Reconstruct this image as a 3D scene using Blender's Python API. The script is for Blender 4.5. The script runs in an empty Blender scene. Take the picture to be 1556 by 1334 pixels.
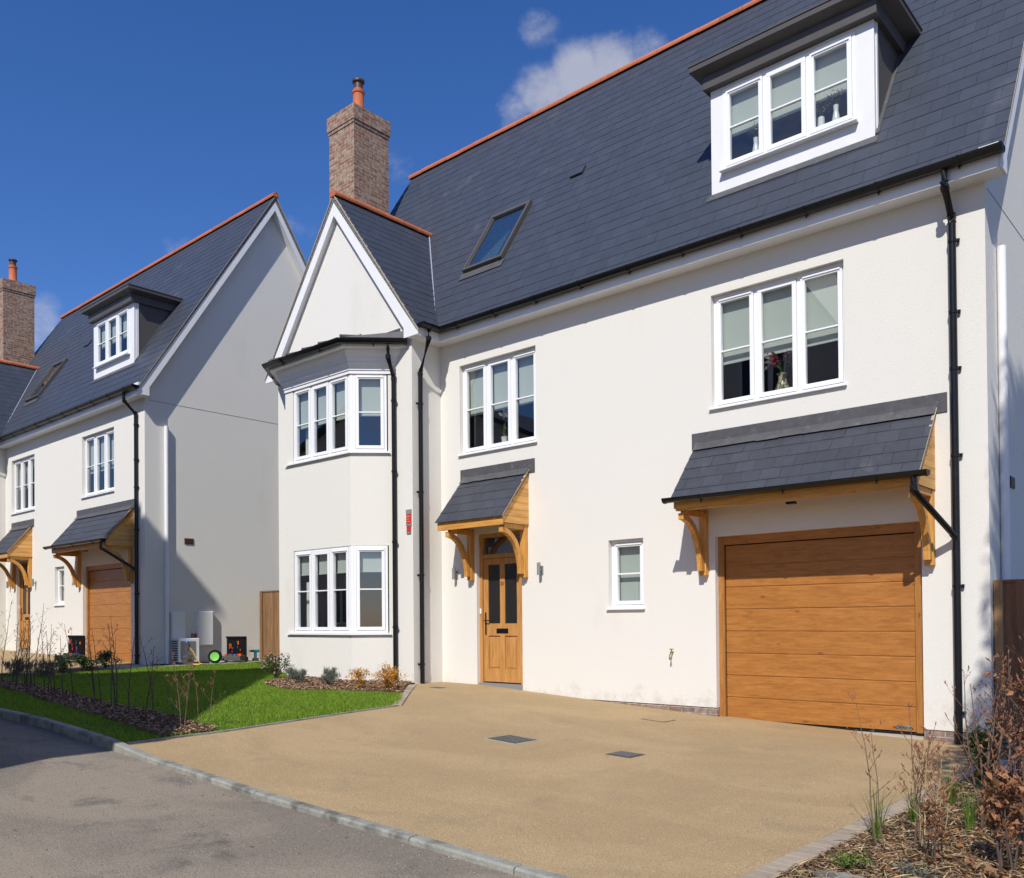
import bpy, math, random
import numpy as np
from mathutils import Vector, Matrix
S = bpy.context.scene
C = S.collection
R = math.radians
random.seed(7); rng = np.random.default_rng(7)

# ------------------------------------------------------------ camera
cam_d = bpy.data.cameras.new("camera"); cam = bpy.data.objects.new("camera", cam_d); C.objects.link(cam)
_r = Vector((0.74861968, 0.66294536, -0.00848692)); _u = Vector((0.01358373, -0.00253857, 0.99990451)); _f = Vector((-0.66286051, 0.74866348, 0.01090569))
cam.matrix_world = Matrix(((_r.x, _u.x, -_f.x, 13.6733), (_r.y, _u.y, -_f.y, -10.9442), (_r.z, _u.z, -_f.z, 1.1019), (0, 0, 0, 1)))
cam_d.sensor_width = 36; cam_d.sensor_fit = 'HORIZONTAL'; cam_d.lens = 1331.724 / 1556 * 36
cam_d.shift_y = (928.0 - 667) / 1556; cam_d.clip_start = .05; cam_d.clip_end = 3000
S.camera = cam
S.render.resolution_x = 1024; S.render.resolution_y = 878
# ------------------------------------------------------------ light
SUN = Vector((.41, -1, 1.08)).normalized()
sl = bpy.data.lights.new("sun", 'SUN'); sun = bpy.data.objects.new("sun", sl); C.objects.link(sun)
sl.energy = 5.0; sl.angle = R(.53); sl.color = (1, .958, .875)
sun.rotation_euler = SUN.to_track_quat('Z', 'Y').to_euler()
S.view_settings.view_transform = 'Standard'; S.view_settings.look = 'None'
S.view_settings.exposure = -0.07; S.view_settings.gamma = 1
W = bpy.data.worlds.new("World"); S.world = W; W.use_nodes = True
nt = W.node_tree; nt.nodes.clear()
def N(nt, t, **k):
    n = nt.nodes.new(t)
    for a, b in k.items():
        if a.startswith('i_'):
            n.inputs[a[2:].replace('_', ' ')].default_value = b
        else: setattr(n, a, b)
    return n
L = nt.links.new
sky = N(nt, 'ShaderNodeTexSky', sky_type='NISHITA', sun_disc=False, sun_elevation=math.asin(SUN.z), sun_rotation=math.atan2(SUN.x, SUN.y), air_density=1.0, dust_density=.25, ozone_density=3.2, altitude=300)
hs = N(nt, 'ShaderNodeHueSaturation'); hs.inputs['Saturation'].default_value = 1.25; hs.inputs['Value'].default_value = 1.25
L(sky.outputs[0], hs.inputs['Color'])
tc = N(nt, 'ShaderNodeTexCoord'); mp = N(nt, 'ShaderNodeMapping'); mp.inputs['Scale'].default_value = (1, 1, 1.5)
L(tc.outputs['Generated'], mp.inputs[0])
nz = N(nt, 'ShaderNodeTexNoise'); nz.inputs['Scale'].default_value = 13; nz.inputs['Detail'].default_value = 10; nz.inputs['Roughness'].default_value = .64
L(mp.outputs[0], nz.inputs['Vector'])
acc = None
CL = [(-0.565, 0.6563, 0.5001, 0.031, 0.8), (-0.5399, 0.6671, 0.5132, 0.041, 1), (-0.511, 0.6825, 0.5226, 0.044, 1.05), (-0.4792, 0.6985, 0.5314, 0.041, 1), (-0.4511, 0.7129, 0.5369, 0.034, 0.9), (-0.5247, 0.6374, 0.5643, 0.03, 0.62), (-0.897, 0.3309, 0.2931, 0.03, 0.8), (-0.9038, 0.3204, 0.2837, 0.03, 0.8), (-0.6625, 0.5948, 0.4554, 0.04, 0.5), (-0.7551, 0.5339, 0.3804, 0.05, 0.5), (-0.8197, 0.4267, 0.3821, 0.03, 0.4), (0.35, 0.5, 0.6, 0.5, 1.0), (0.6, -0.6, 0.5, 0.45, 1.0), (-0.3, -0.9, 0.4, 0.4, 0.9)]
# soft wispy clouds: centre direction, angular radius, weight
for (cx, cy, cz, rad, wt) in CL:
    v = Vector((cx, cy, cz)).normalized()
    dp = N(nt, 'ShaderNodeVectorMath', operation='DISTANCE'); dp.inputs[1].default_value = v
    L(tc.outputs['Generated'], dp.inputs[0])
    mr = N(nt, 'ShaderNodeMapRange', interpolation_type='SMOOTHERSTEP'); mr.inputs[1].default_value = 0; mr.inputs[2].default_value = rad * 1.5
    mr.inputs[3].default_value = wt; mr.inputs[4].default_value = 0
    L(dp.outputs['Value'], mr.inputs[0])
    if acc is None: acc = mr.outputs[0]
    else:
        m = N(nt, 'ShaderNodeMath', operation='MAXIMUM'); L(acc, m.inputs[0]); L(mr.outputs[0], m.inputs[1]); acc = m.outputs[0]
ad = N(nt, 'ShaderNodeMath', operation='MULTIPLY_ADD'); ad.inputs[1].default_value = .62; ad.inputs[2].default_value = -.02
L(acc, ad.inputs[0])
ad2 = N(nt, 'ShaderNodeMath', operation='ADD'); L(ad.outputs[0], ad2.inputs[0]); L(nz.outputs[0], ad2.inputs[1])
cr = N(nt, 'ShaderNodeMapRange', interpolation_type='SMOOTHSTEP'); cr.inputs[1].default_value = .70; cr.inputs[2].default_value = 1.16; cr.inputs[3].default_value = 0; cr.inputs[4].default_value = .8
L(ad2.outputs[0], cr.inputs[0])
mx = N(nt, 'ShaderNodeMix', data_type='RGBA'); L(cr.outputs[0], mx.inputs[0]); tn = N(nt, 'ShaderNodeVectorMath', operation='MULTIPLY'); L(hs.outputs[0], tn.inputs[0]); tn.inputs[1].default_value = (1.0, .945, 1.20); L(tn.outputs[0], mx.inputs[6]); mx.inputs[7].default_value = (5.6, 5.8, 6.8, 1)
bg = N(nt, 'ShaderNodeBackground'); bg.inputs[1].default_value = .095
L(mx.outputs[2], bg.inputs[0])
wo = N(nt, 'ShaderNodeOutputWorld'); L(bg.outputs[0], wo.inputs[0])

# ------------------------------------------------------------ materials
def mat(name, col=(.5, .5, .5), rough=.6, spec=.5, metal=0, noise=None, bump=None, island=None, trans=None, stain=None):
    """noise=(scale, amount, detail) colour variation; bump=(scale, distance); island=amount; stain=(scale,col,lo,hi)"""
    m = bpy.data.materials.new(name); m.use_nodes = True; t = m.node_tree; l = t.links.new
    b = t.nodes['Principled BSDF']; b.inputs['Roughness'].default_value = rough; b.inputs['Metallic'].default_value = metal
    b.inputs['Specular IOR Level'].default_value = spec
    tcn = N(t, 'ShaderNodeTexCoord'); co = tcn.outputs['Object']
    rgb = N(t, 'ShaderNodeRGB'); rgb.outputs[0].default_value = (*col, 1); c = rgb.outputs[0]
    if noise:
        nn = N(t, 'ShaderNodeTexNoise'); nn.inputs['Scale'].default_value = noise[0]; nn.inputs['Detail'].default_value = noise[2] if len(noise) > 2 else 6
        nn.inputs['Roughness'].default_value = .65
        l(co, nn.inputs['Vector'])
        r = N(t, 'ShaderNodeMapRange'); r.inputs[1].default_value = .25; r.inputs[2].default_value = .75; r.inputs[3].default_value = 1 - noise[1]; r.inputs[4].default_value = 1 + noise[1]
        l(nn.outputs[0], r.inputs[0])
        x = N(t, 'ShaderNodeVectorMath', operation='SCALE'); l(c, x.inputs[0]); l(r.outputs[0], x.inputs['Scale']); c = x.outputs[0]
    if stain:
        nn = N(t, 'ShaderNodeTexNoise'); nn.inputs['Scale'].default_value = stain[0]; nn.inputs['Detail'].default_value = 5; nn.inputs['Roughness'].default_value = .6
        mpn = N(t, 'ShaderNodeMapping'); l(co, mpn.inputs[0]); mpn.inputs['Scale'].default_value = stain[4] if len(stain) > 4 else (1, 1, 1); mpn.inputs['Location'].default_value = (3.1, 7.7, 1.3)
        l(mpn.outputs[0], nn.inputs['Vector'])
        r = N(t, 'ShaderNodeMapRange', interpolation_type='SMOOTHSTEP'); r.inputs[1].default_value = stain[2]; r.inputs[2].default_value = stain[3]; l(nn.outputs[0], r.inputs[0])
        x = N(t, 'ShaderNodeMix', data_type='RGBA'); l(r.outputs[0], x.inputs[0]); l(c, x.inputs[6]); x.inputs[7].default_value = (*stain[1], 1); c = x.outputs[2]
    if island:
        g = N(t, 'ShaderNodeNewGeometry')
        r = N(t, 'ShaderNodeMapRange'); r.inputs[3].default_value = 1 - island; r.inputs[4].default_value = 1 + island; l(g.outputs['Random Per Island'], r.inputs[0])
        x = N(t, 'ShaderNodeVectorMath', operation='SCALE'); l(c, x.inputs[0]); l(r.outputs[0], x.inputs['Scale']); c = x.outputs[0]
    l(c, b.inputs['Base Color'])
    if bump:
        nn = N(t, 'ShaderNodeTexNoise'); nn.inputs['Scale'].default_value = bump[0]; nn.inputs['Detail'].default_value = 4; l(co, nn.inputs['Vector'])
        bp = N(t, 'ShaderNodeBump'); bp.inputs['Distance'].default_value = bump[1]; bp.inputs['Strength'].default_value = bump[2] if len(bump) > 2 else 1
        l(nn.outputs[0], bp.inputs['Height']); l(bp.outputs[0], b.inputs['Normal'])
    if trans:
        tr = N(t, 'ShaderNodeBsdfTranslucent'); l(c, tr.inputs[0]); ms = N(t, 'ShaderNodeMixShader'); ms.inputs[0].default_value = trans
        l(b.outputs[0], ms.inputs[1]); l(tr.outputs[0], ms.inputs[2]); l(ms.outputs[0], t.nodes['Material Output'].inputs[0])
    return m

def brick_mat(name, c1, c2, mortar, dark=.25):
    m = bpy.data.materials.new(name); m.use_nodes = True; t = m.node_tree; l = t.links.new
    b = t.nodes['Principled BSDF']; b.inputs['Roughness'].default_value = .85; b.inputs['Specular IOR Level'].default_value = .2
    tcn = N(t, 'ShaderNodeTexCoord'); sp = N(t, 'ShaderNodeSeparateXYZ'); l(tcn.outputs['Object'], sp.inputs[0])
    a = N(t, 'ShaderNodeMath', operation='ADD'); l(sp.outputs[0], a.inputs[0]); l(sp.outputs[1], a.inputs[1])
    cb = N(t, 'ShaderNodeCombineXYZ'); l(a.outputs[0], cb.inputs[0]); l(sp.outputs[2], cb.inputs[1])
    br = N(t, 'ShaderNodeTexBrick'); l(cb.outputs[0], br.inputs['Vector'])
    br.inputs['Scale'].default_value = 1; br.inputs['Brick Width'].default_value = .225; br.inputs['Row Height'].default_value = .075; br.inputs['Mortar Size'].default_value = .006
    br.inputs['Color1'].default_value = (*c1, 1); br.inputs['Color2'].default_value = (*c2, 1); br.inputs['Mortar'].default_value = (*mortar, 1); br.inputs['Bias'].default_value = -.1
    nn = N(t, 'ShaderNodeTexNoise'); nn.inputs['Scale'].default_value = 14; nn.inputs['Detail'].default_value = 6; l(tcn.outputs['Object'], nn.inputs['Vector'])
    r = N(t, 'ShaderNodeMapRange'); r.inputs[1].default_value = .3; r.inputs[2].default_value = .7; r.inputs[3].default_value = 1 - dark * 1.6; r.inputs[4].default_value = 1 + dark * 1.6; l(nn.outputs[0], r.inputs[0])
    x = N(t, 'ShaderNodeVectorMath', operation='SCALE'); l(br.outputs[0], x.inputs[0]); l(r.outputs[0], x.inputs['Scale']); 
    # white mortar smears
    n2 = N(t, 'ShaderNodeTexNoise'); n2.inputs['Scale'].default_value = 4.5; n2.inputs['Detail'].default_value = 8; n2.inputs['Roughness'].default_value = .7; l(tcn.outputs['Object'], n2.inputs['Vector'])
    r2 = N(t, 'ShaderNodeMapRange'); r2.inputs[1].default_value = .62; r2.inputs[2].default_value = .72; r2.inputs[4].default_value = .7; l(n2.outputs[0], r2.inputs[0])
    mm = N(t, 'ShaderNodeMix', data_type='RGBA'); l(r2.outputs[0], mm.inputs[0]); l(x.outputs[0], mm.inputs[6]); mm.inputs[7].default_value = (.4, .37, .33, 1)
    l(mm.outputs[2], b.inputs['Base Color'])
    bp = N(t, 'ShaderNodeBump'); bp.inputs['Distance'].default_value = .006; bp.invert = True; l(br.outputs['Fac'], bp.inputs['Height']); l(bp.outputs[0], b.inputs['Normal'])
    return m

def wood_mat(name, c1, c2, axis=0, scale=6, knots=True, rough=.45, island=0, stretch=.09, spec=.4):
    m = bpy.data.materials.new(name); m.use_nodes = True; t = m.node_tree; l = t.links.new
    b = t.nodes['Principled BSDF']; b.inputs['Roughness'].default_value = rough; b.inputs['Specular IOR Level'].default_value = spec
    tcn = N(t, 'ShaderNodeTexCoord'); mpn = N(t, 'ShaderNodeMapping'); l(tcn.outputs['Object'], mpn.inputs[0])
    s = [1, 1, 1]; s[axis] = stretch; mpn.inputs['Scale'].default_value = [k * scale for k in s]
    g = N(t, 'ShaderNodeNewGeometry'); ml = N(t, 'ShaderNodeMath', operation='MULTIPLY'); ml.inputs[1].default_value = 37 if island else 0; l(g.outputs['Random Per Island'], ml.inputs[0])
    vv = N(t, 'ShaderNodeVectorMath', operation='ADD'); l(mpn.outputs[0], vv.inputs[0]); l(ml.outputs[0], vv.inputs[1])
    nn = N(t, 'ShaderNodeTexNoise'); nn.inputs['Scale'].default_value = 3; nn.inputs['Detail'].default_value = 8; nn.inputs['Roughness'].default_value = .6; nn.inputs['Distortion'].default_value = .9; l(vv.outputs[0], nn.inputs['Vector'])
    n3 = N(t, 'ShaderNodeTexNoise'); n3.inputs['Scale'].default_value = 22; n3.inputs['Detail'].default_value = 3; l(vv.outputs[0], n3.inputs['Vector'])
    av = N(t, 'ShaderNodeMath', operation='MULTIPLY_ADD'); av.inputs[1].default_value = .35; l(n3.outputs[0], av.inputs[0]); l(nn.outputs[0], av.inputs[2])
    r = N(t, 'ShaderNodeMapRange'); r.inputs[1].default_value = .48; r.inputs[2].default_value = .88; l(av.outputs[0], r.inputs[0])
    x = N(t, 'ShaderNodeMix', data_type='RGBA'); l(r.outputs[0], x.inputs[0]); x.inputs[6].default_value = (*c1, 1); x.inputs[7].default_value = (*c2, 1); c = x.outputs[2]
    if knots:
        mk = N(t, 'ShaderNodeMapping'); l(tcn.outputs['Object'], mk.inputs[0]); s2 = [1, 1, 1]; s2[axis] = .42; mk.inputs['Scale'].default_value = s2
        vo = N(t, 'ShaderNodeTexVoronoi'); vo.inputs['Scale'].default_value = 5.2; l(mk.outputs[0], vo.inputs['Vector'])
        rk = N(t, 'ShaderNodeMapRange', interpolation_type='SMOOTHSTEP'); rk.inputs[1].default_value = .02; rk.inputs[2].default_value = .13; rk.inputs[3].default_value = .75; rk.inputs[4].default_value = 0; l(vo.outputs['Distance'], rk.inputs[0])
        y = N(t, 'ShaderNodeMix', data_type='RGBA'); l(rk.outputs[0], y.inputs[0]); l(c, y.inputs[6]); y.inputs[7].default_value = (c2[0] * .55, c2[1] * .45, c2[2] * .4, 1); c = y.outputs[2]
    if island:
        r3 = N(t, 'ShaderNodeMapRange'); r3.inputs[3].default_value = 1 - island; r3.inputs[4].default_value = 1 + island; l(g.outputs['Random Per Island'], r3.inputs[0])
        z = N(t, 'ShaderNodeVectorMath', operation='SCALE'); l(c, z.inputs[0]); l(r3.outputs[0], z.inputs['Scale']); c = z.outputs[0]
    l(c, b.inputs['Base Color'])
    return m

def glass_mat(name, tint=(.86, .9, .9), refl=1.0):
    m = bpy.data.materials.new(name); m.use_nodes = True; t = m.node_tree; l = t.links.new; t.nodes.remove(t.nodes['Principled BSDF'])
    tr = N(t, 'ShaderNodeBsdfTransparent'); tr.inputs[0].default_value = (*tint, 1); gl = N(t, 'ShaderNodeBsdfGlossy'); gl.inputs['Roughness'].default_value = .004
    ge = N(t, 'ShaderNodeNewGeometry'); dt = N(t, 'ShaderNodeVectorMath', operation='DOT_PRODUCT'); l(ge.outputs['Incoming'], dt.inputs[0]); l(ge.outputs['Normal'], dt.inputs[1])
    ab = N(t, 'ShaderNodeMath', operation='ABSOLUTE'); l(dt.outputs['Value'], ab.inputs[0]); om = N(t, 'ShaderNodeMath', operation='SUBTRACT', use_clamp=True); om.inputs[0].default_value = 1; l(ab.outputs[0], om.inputs[1])
    pw = N(t, 'ShaderNodeMath', operation='POWER'); l(om.outputs[0], pw.inputs[0]); pw.inputs[1].default_value = 5
    mu = N(t, 'ShaderNodeMath', operation='MULTIPLY_ADD', use_clamp=True); l(pw.outputs[0], mu.inputs[0]); mu.inputs[1].default_value = .92; mu.inputs[2].default_value = .08 * refl
    ms = N(t, 'ShaderNodeMixShader'); l(mu.outputs[0], ms.inputs[0]); l(tr.outputs[0], ms.inputs[1]); l(gl.outputs[0], ms.inputs[2]); l(ms.outputs[0], t.nodes['Material Output'].inputs[0])
    return m

M = {}
M['render'] = mat('painted_render', (.745, .725, .68), .9, .15, noise=(62, .05, 4), bump=(120, .006, 1), stain=(.9, (.66, .63, .57), .58, .86, (1, 1, .35)))
_m = M['render']; _t = _m.node_tree; _b = _t.nodes['Principled BSDF']; _c = _b.inputs['Base Color'].links[0].from_socket
_tc = N(_t, 'ShaderNodeTexCoord'); _sp = N(_t, 'ShaderNodeSeparateXYZ'); _t.links.new(_tc.outputs['Object'], _sp.inputs[0])
_n = N(_t, 'ShaderNodeTexNoise'); _n.inputs['Scale'].default_value = 3.5; _n.inputs['Detail'].default_value = 9; _n.inputs['Roughness'].default_value = .72; _t.links.new(_tc.outputs['Object'], _n.inputs['Vector'])
_r = N(_t, 'ShaderNodeMapRange', interpolation_type='SMOOTHSTEP'); _t.links.new(_sp.outputs[2], _r.inputs[0])
for _i, _q in zip((1, 2, 3, 4), (-.15, .35, .24, 0)): _r.inputs[_i].default_value = _q
_a = N(_t, 'ShaderNodeMath', operation='ADD'); _t.links.new(_r.outputs[0], _a.inputs[0]); _t.links.new(_n.outputs[0], _a.inputs[1])
_r2 = N(_t, 'ShaderNodeMapRange', interpolation_type='SMOOTHSTEP'); _t.links.new(_a.outputs[0], _r2.inputs[0])
for _i, _q in zip((1, 2, 3, 4), (.62, 1.0, 0, .55)): _r2.inputs[_i].default_value = _q
_x = N(_t, 'ShaderNodeMix', data_type='RGBA'); _t.links.new(_r2.outputs[0], _x.inputs[0]); _t.links.new(_c, _x.inputs[6]); _x.inputs[7].default_value = (.40, .33, .24, 1); _t.links.new(_x.outputs[2], _b.inputs['Base Color'])
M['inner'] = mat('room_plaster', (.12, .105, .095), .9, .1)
M['slate'] = mat('slate', (.046, .054, .074), .46, .5, noise=(5, .12), island=.07, bump=(22, .002, .6), stain=(1.3, (.095, .10, .12), .60, .82, (1, 1, .4)))
M['slate2'] = mat('canopy_slate', (.046, .050, .064), .5, .45, noise=(9, .12), island=.12, bump=(22, .002, .6), stain=(3, (.10, .10, .11), .6, .85))
M['slatedge'] = mat('slate_edge', (.17, .165, .165), .8, .2)
M['under'] = mat('roof_felt', (.02, .02, .024), .9, .1)
M['white'] = mat('white_upvc', (.83, .84, .86), .32, .5, noise=(3, .02))
M['wpaint'] = mat('white_painted_board', (.78, .78, .79), .5, .4, noise=(4, .04))
M['black'] = mat('black_plastic', (.007, .007, .008), .3, .4, noise=(14, .4), stain=(9, (.03, .03, .03), .62, .8))
M['greyfascia'] = mat('grey_painted_board', (.082, .076, .074), .5, .4, noise=(5, .1))
M['lead'] = mat('lead_sheet', (.085, .084, .09), .5, .4, noise=(7, .25), bump=(14, .006, .8), stain=(6, (.2, .2, .2), .58, .8))
M['valley'] = mat('valley_strip', (.32, .36, .42), .4, .5)
M['terra'] = mat('terracotta', (.46, .135, .06), .75, .3, noise=(9, .18), island=.12)
M['mortar'] = mat('mortar', (.40, .34, .26), .9, .1, noise=(20, .2))
M['brick'] = brick_mat('chimney_brick', (.24, .125, .085), (.34, .25, .195), (.42, .35, .27))
M['plinth'] = brick_mat('plinth_brick', (.21, .11, .085), (.26, .21, .185), (.42, .38, .33))
M['oak'] = wood_mat('oak', (.58, .30, .095), (.36, .16, .045), 2, 7, False, .45)
M['oakh'] = wood_mat('oak_rail', (.58, .30, .095), (.38, .17, .05), 0, 7, False, .45)
M['pine'] = wood_mat('stained_pine', (.72, .38, .09), (.46, .19, .035), 0, 7, True, .5)
M['pinev'] = wood_mat('stained_pine_upright', (.72, .38, .09), (.46, .19, .035), 2, 7, True, .5)
M['pinec'] = wood_mat('pine_cheek_board', (.74, .42, .13), (.52, .24, .06), 1, 7, True, .55, island=.12)
M['garage'] = wood_mat('golden_oak_laminate', (.45, .19, .045), (.29, .11, .025), 0, 9, True, .42, stretch=.12)
M['garagev'] = wood_mat('golden_oak_post', (.43, .20, .052), (.28, .11, .025), 2, 8, True, .42)
M['fence'] = wood_mat('treated_fence_board', (.25, .125, .062), (.13, .062, .032), 2, 5, True, .8, island=.25)
M['fencen'] = wood_mat('new_fence_post', (.42, .25, .12), (.28, .15, .06), 2, 5, True, .7)
M['gatew'] = wood_mat('gate_board', (.25, .135, .06), (.13, .068, .03), 2, 5, True, .75, island=.25)
M['glass'] = glass_mat('window_glass', (.86, .9, .9), 2.0)
M['skyglass'] = glass_mat('roof_window_glass', (.7, .8, .85), 4.0)
M['blind'] = mat('blind_fabric', (.50, .53, .48), .9, .1)
M['curtain'] = mat('curtain_fabric', (.7, .7, .66), .9, .1)
M['darkglass'] = mat('obscured_glass', (.02, .018, .018), .18, .6)
M['metal'] = mat('brushed_steel', (.35, .35, .36), .35, .5, metal=.9)
M['brown'] = mat('brown_plastic', (.08, .035, .025), .5)
M['red'] = mat('red_plastic', (.55, .03, .03), .4)
M['grey'] = mat('grey_plastic', (.22, .23, .24), .5)
M['yellow'] = mat('yellow_hose', (.75, .42, .03), .4)
M['green'] = mat('lime_rubber', (.22, .60, .10), .4)
M['orange'] = mat('orange_plastic', (.8, .14, .02), .4)
M['blue'] = mat('blue_plastic', (.02, .12, .5), .4)
M['teal'] = mat('teal_plastic', (.02, .22, .28), .4)
M['brass'] = mat('brass', (.35, .2, .04), .35, metal=.6)
M['gap'] = mat('dark_joint', (.27, .255, .235), .9, .1)
M['concrete'] = mat('concrete', (.36, .35, .32), .85, .25, noise=(6, .16), bump=(60, .003))
M['kerb'] = mat('kerb_concrete', (.27, .268, .235), .85, .25, noise=(7, .25), bump=(45, .008), stain=(3.5, (.13, .125, .11), .48, .68), island=.05)
M['block'] = mat('block_paving', (.34, .28, .22), .85, .2, noise=(12, .12), island=.12, bump=(50, .003))
M['slab'] = mat('paving_slab', (.42, .385, .33), .85, .2, noise=(5, .12), island=.06, bump=(50, .002))
M['cast'] = mat('cast_iron', (.075, .072, .07), .6, .4, noise=(30, .3))
M['grass_base'] = mat('turf_soil', (.07, .12, .015), .95, .1, noise=(8, .4))
M['soil'] = mat('bark_soil', (.13, .085, .05), .95, .1, noise=(14, .45), bump=(30, .03))

def ground_mat(name, base, dark, light, grain, dust, bd=.004):
    m = bpy.data.materials.new(name); m.use_nodes = True; t = m.node_tree; l = t.links.new
    b = t.nodes['Principled BSDF']; b.inputs['Roughness'].default_value = .88; b.inputs['Specular IOR Level'].default_value = .2
    co = N(t, 'ShaderNodeTexCoord').outputs['Object']
    def noise(s, d=6, r=.6, loc=(0, 0, 0), sc=(1, 1, 1), dist=0):
        mpn = N(t, 'ShaderNodeMapping'); l(co, mpn.inputs[0]); mpn.inputs['Location'].default_value = loc; mpn.inputs['Scale'].default_value = sc
        n = N(t, 'ShaderNodeTexNoise'); n.inputs['Scale'].default_value = s; n.inputs['Detail'].default_value = d; n.inputs['Roughness'].default_value = r; n.inputs['Distortion'].default_value = dist
        l(mpn.outputs[0], n.inputs['Vector']); return n.outputs[0]
    def rng_(v, a, b_, c=0, d=1):
        r = N(t, 'ShaderNodeMapRange', interpolation_type='SMOOTHSTEP'); l(v, r.inputs[0])
        for i, q in zip((1, 2, 3, 4), (a, b_, c, d)): r.inputs[i].default_value = q
        return r.outputs[0]
    def mixc(f, a, b_):
        x = N(t, 'ShaderNodeMix', data_type='RGBA'); l(f, x.inputs[0])
        for i, q in ((6, a), (7, b_)):
            if isinstance(q, tuple): x.inputs[i].default_value = (*q, 1)
            else: l(q, x.inputs[i])
        return x.outputs[2]
    c = mixc(rng_(noise(.55, 6, .6, sc=(1, 1.6, 1), dist=.6), .38, .62), base, dust[0])
    c = mixc(rng_(noise(1.7, 8, .68, (5, 2, 0), dist=.4), .52, .72, 0, dust[2]), c, dust[1])
    c = mixc(rng_(noise(grain, 2, .5), .55, .68, 0, .75), c, dark)
    c = mixc(rng_(noise(grain * .8, 2, .5, (9, 9, 9)), .58, .72, 0, .7), c, light)
    l(c, b.inputs['Base Color'])
    bp = N(t, 'ShaderNodeBump'); bp.inputs['Distance'].default_value = bd; l(noise(grain, 3), bp.inputs['Height']); l(bp.outputs[0], b.inputs['Normal'])
    return m
M['road'] = ground_mat('asphalt_dusty', (.20, .17, .138), (.045, .042, .04), (.42, .37, .30), 105, ((.27, .228, .178), (.10, .09, .082), .85))
M['resin'] = ground_mat('resin_gravel', (.43, .31, .17), (.15, .10, .055), (.68, .53, .35), 110, ((.375, .268, .145), (.315, .235, .145), .7), .006)
M['ground'] = mat('far_ground', (.12, .11, .08), .95, .1, noise=(.5, .3))
def leafmat(name, col, isl=.35, tr=.3): return mat(name, col, .6, .3, island=isl, trans=tr)
M['blade'] = leafmat('grass_blade', (.205, .325, .03), .42, .35)
M['evergreen'] = leafmat('evergreen_leaf', (.035, .075, .02), .4, .2)
M['brightleaf'] = leafmat('young_green_leaf', (.13, .21, .035), .35, .35)
M['goldleaf'] = leafmat('golden_leaf', (.62, .31, .025), .35, .3)
M['lavender'] = leafmat('grey_green_leaf', (.14, .155, .115), .3, .2)
M['pinkleaf'] = leafmat('pale_pink_petal', (.62, .42, .36), .3, .3)
M['rustleaf'] = leafmat('dry_beech_leaf', (.31, .155, .075), .45, .3)
M['bark'] = leafmat('bark_chip', (.27, .17, .105), .6, .0)
M['straw'] = leafmat('dry_straw_stalk', (.42, .32, .18), .4, .1)
M['twig'] = mat('twig_bark', (.145, .095, .07), .8, .2, noise=(40, .3))
M['twigd'] = mat('dark_twig_bark', (.10, .073, .06), .8, .2, noise=(40, .3))
M['bud'] = mat('bud_scale', (.26, .12, .07), .7, .2)
M['porcelain'] = mat('white_porcelain', (.75, .76, .72), .25)
M['petalred'] = mat('red_petal', (.40, .02, .03), .6)
M['vasegold'] = mat('patterned_vase', (.5, .42, .26), .35, stain=(22, (.05, .04, .03), .48, .52))

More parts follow.
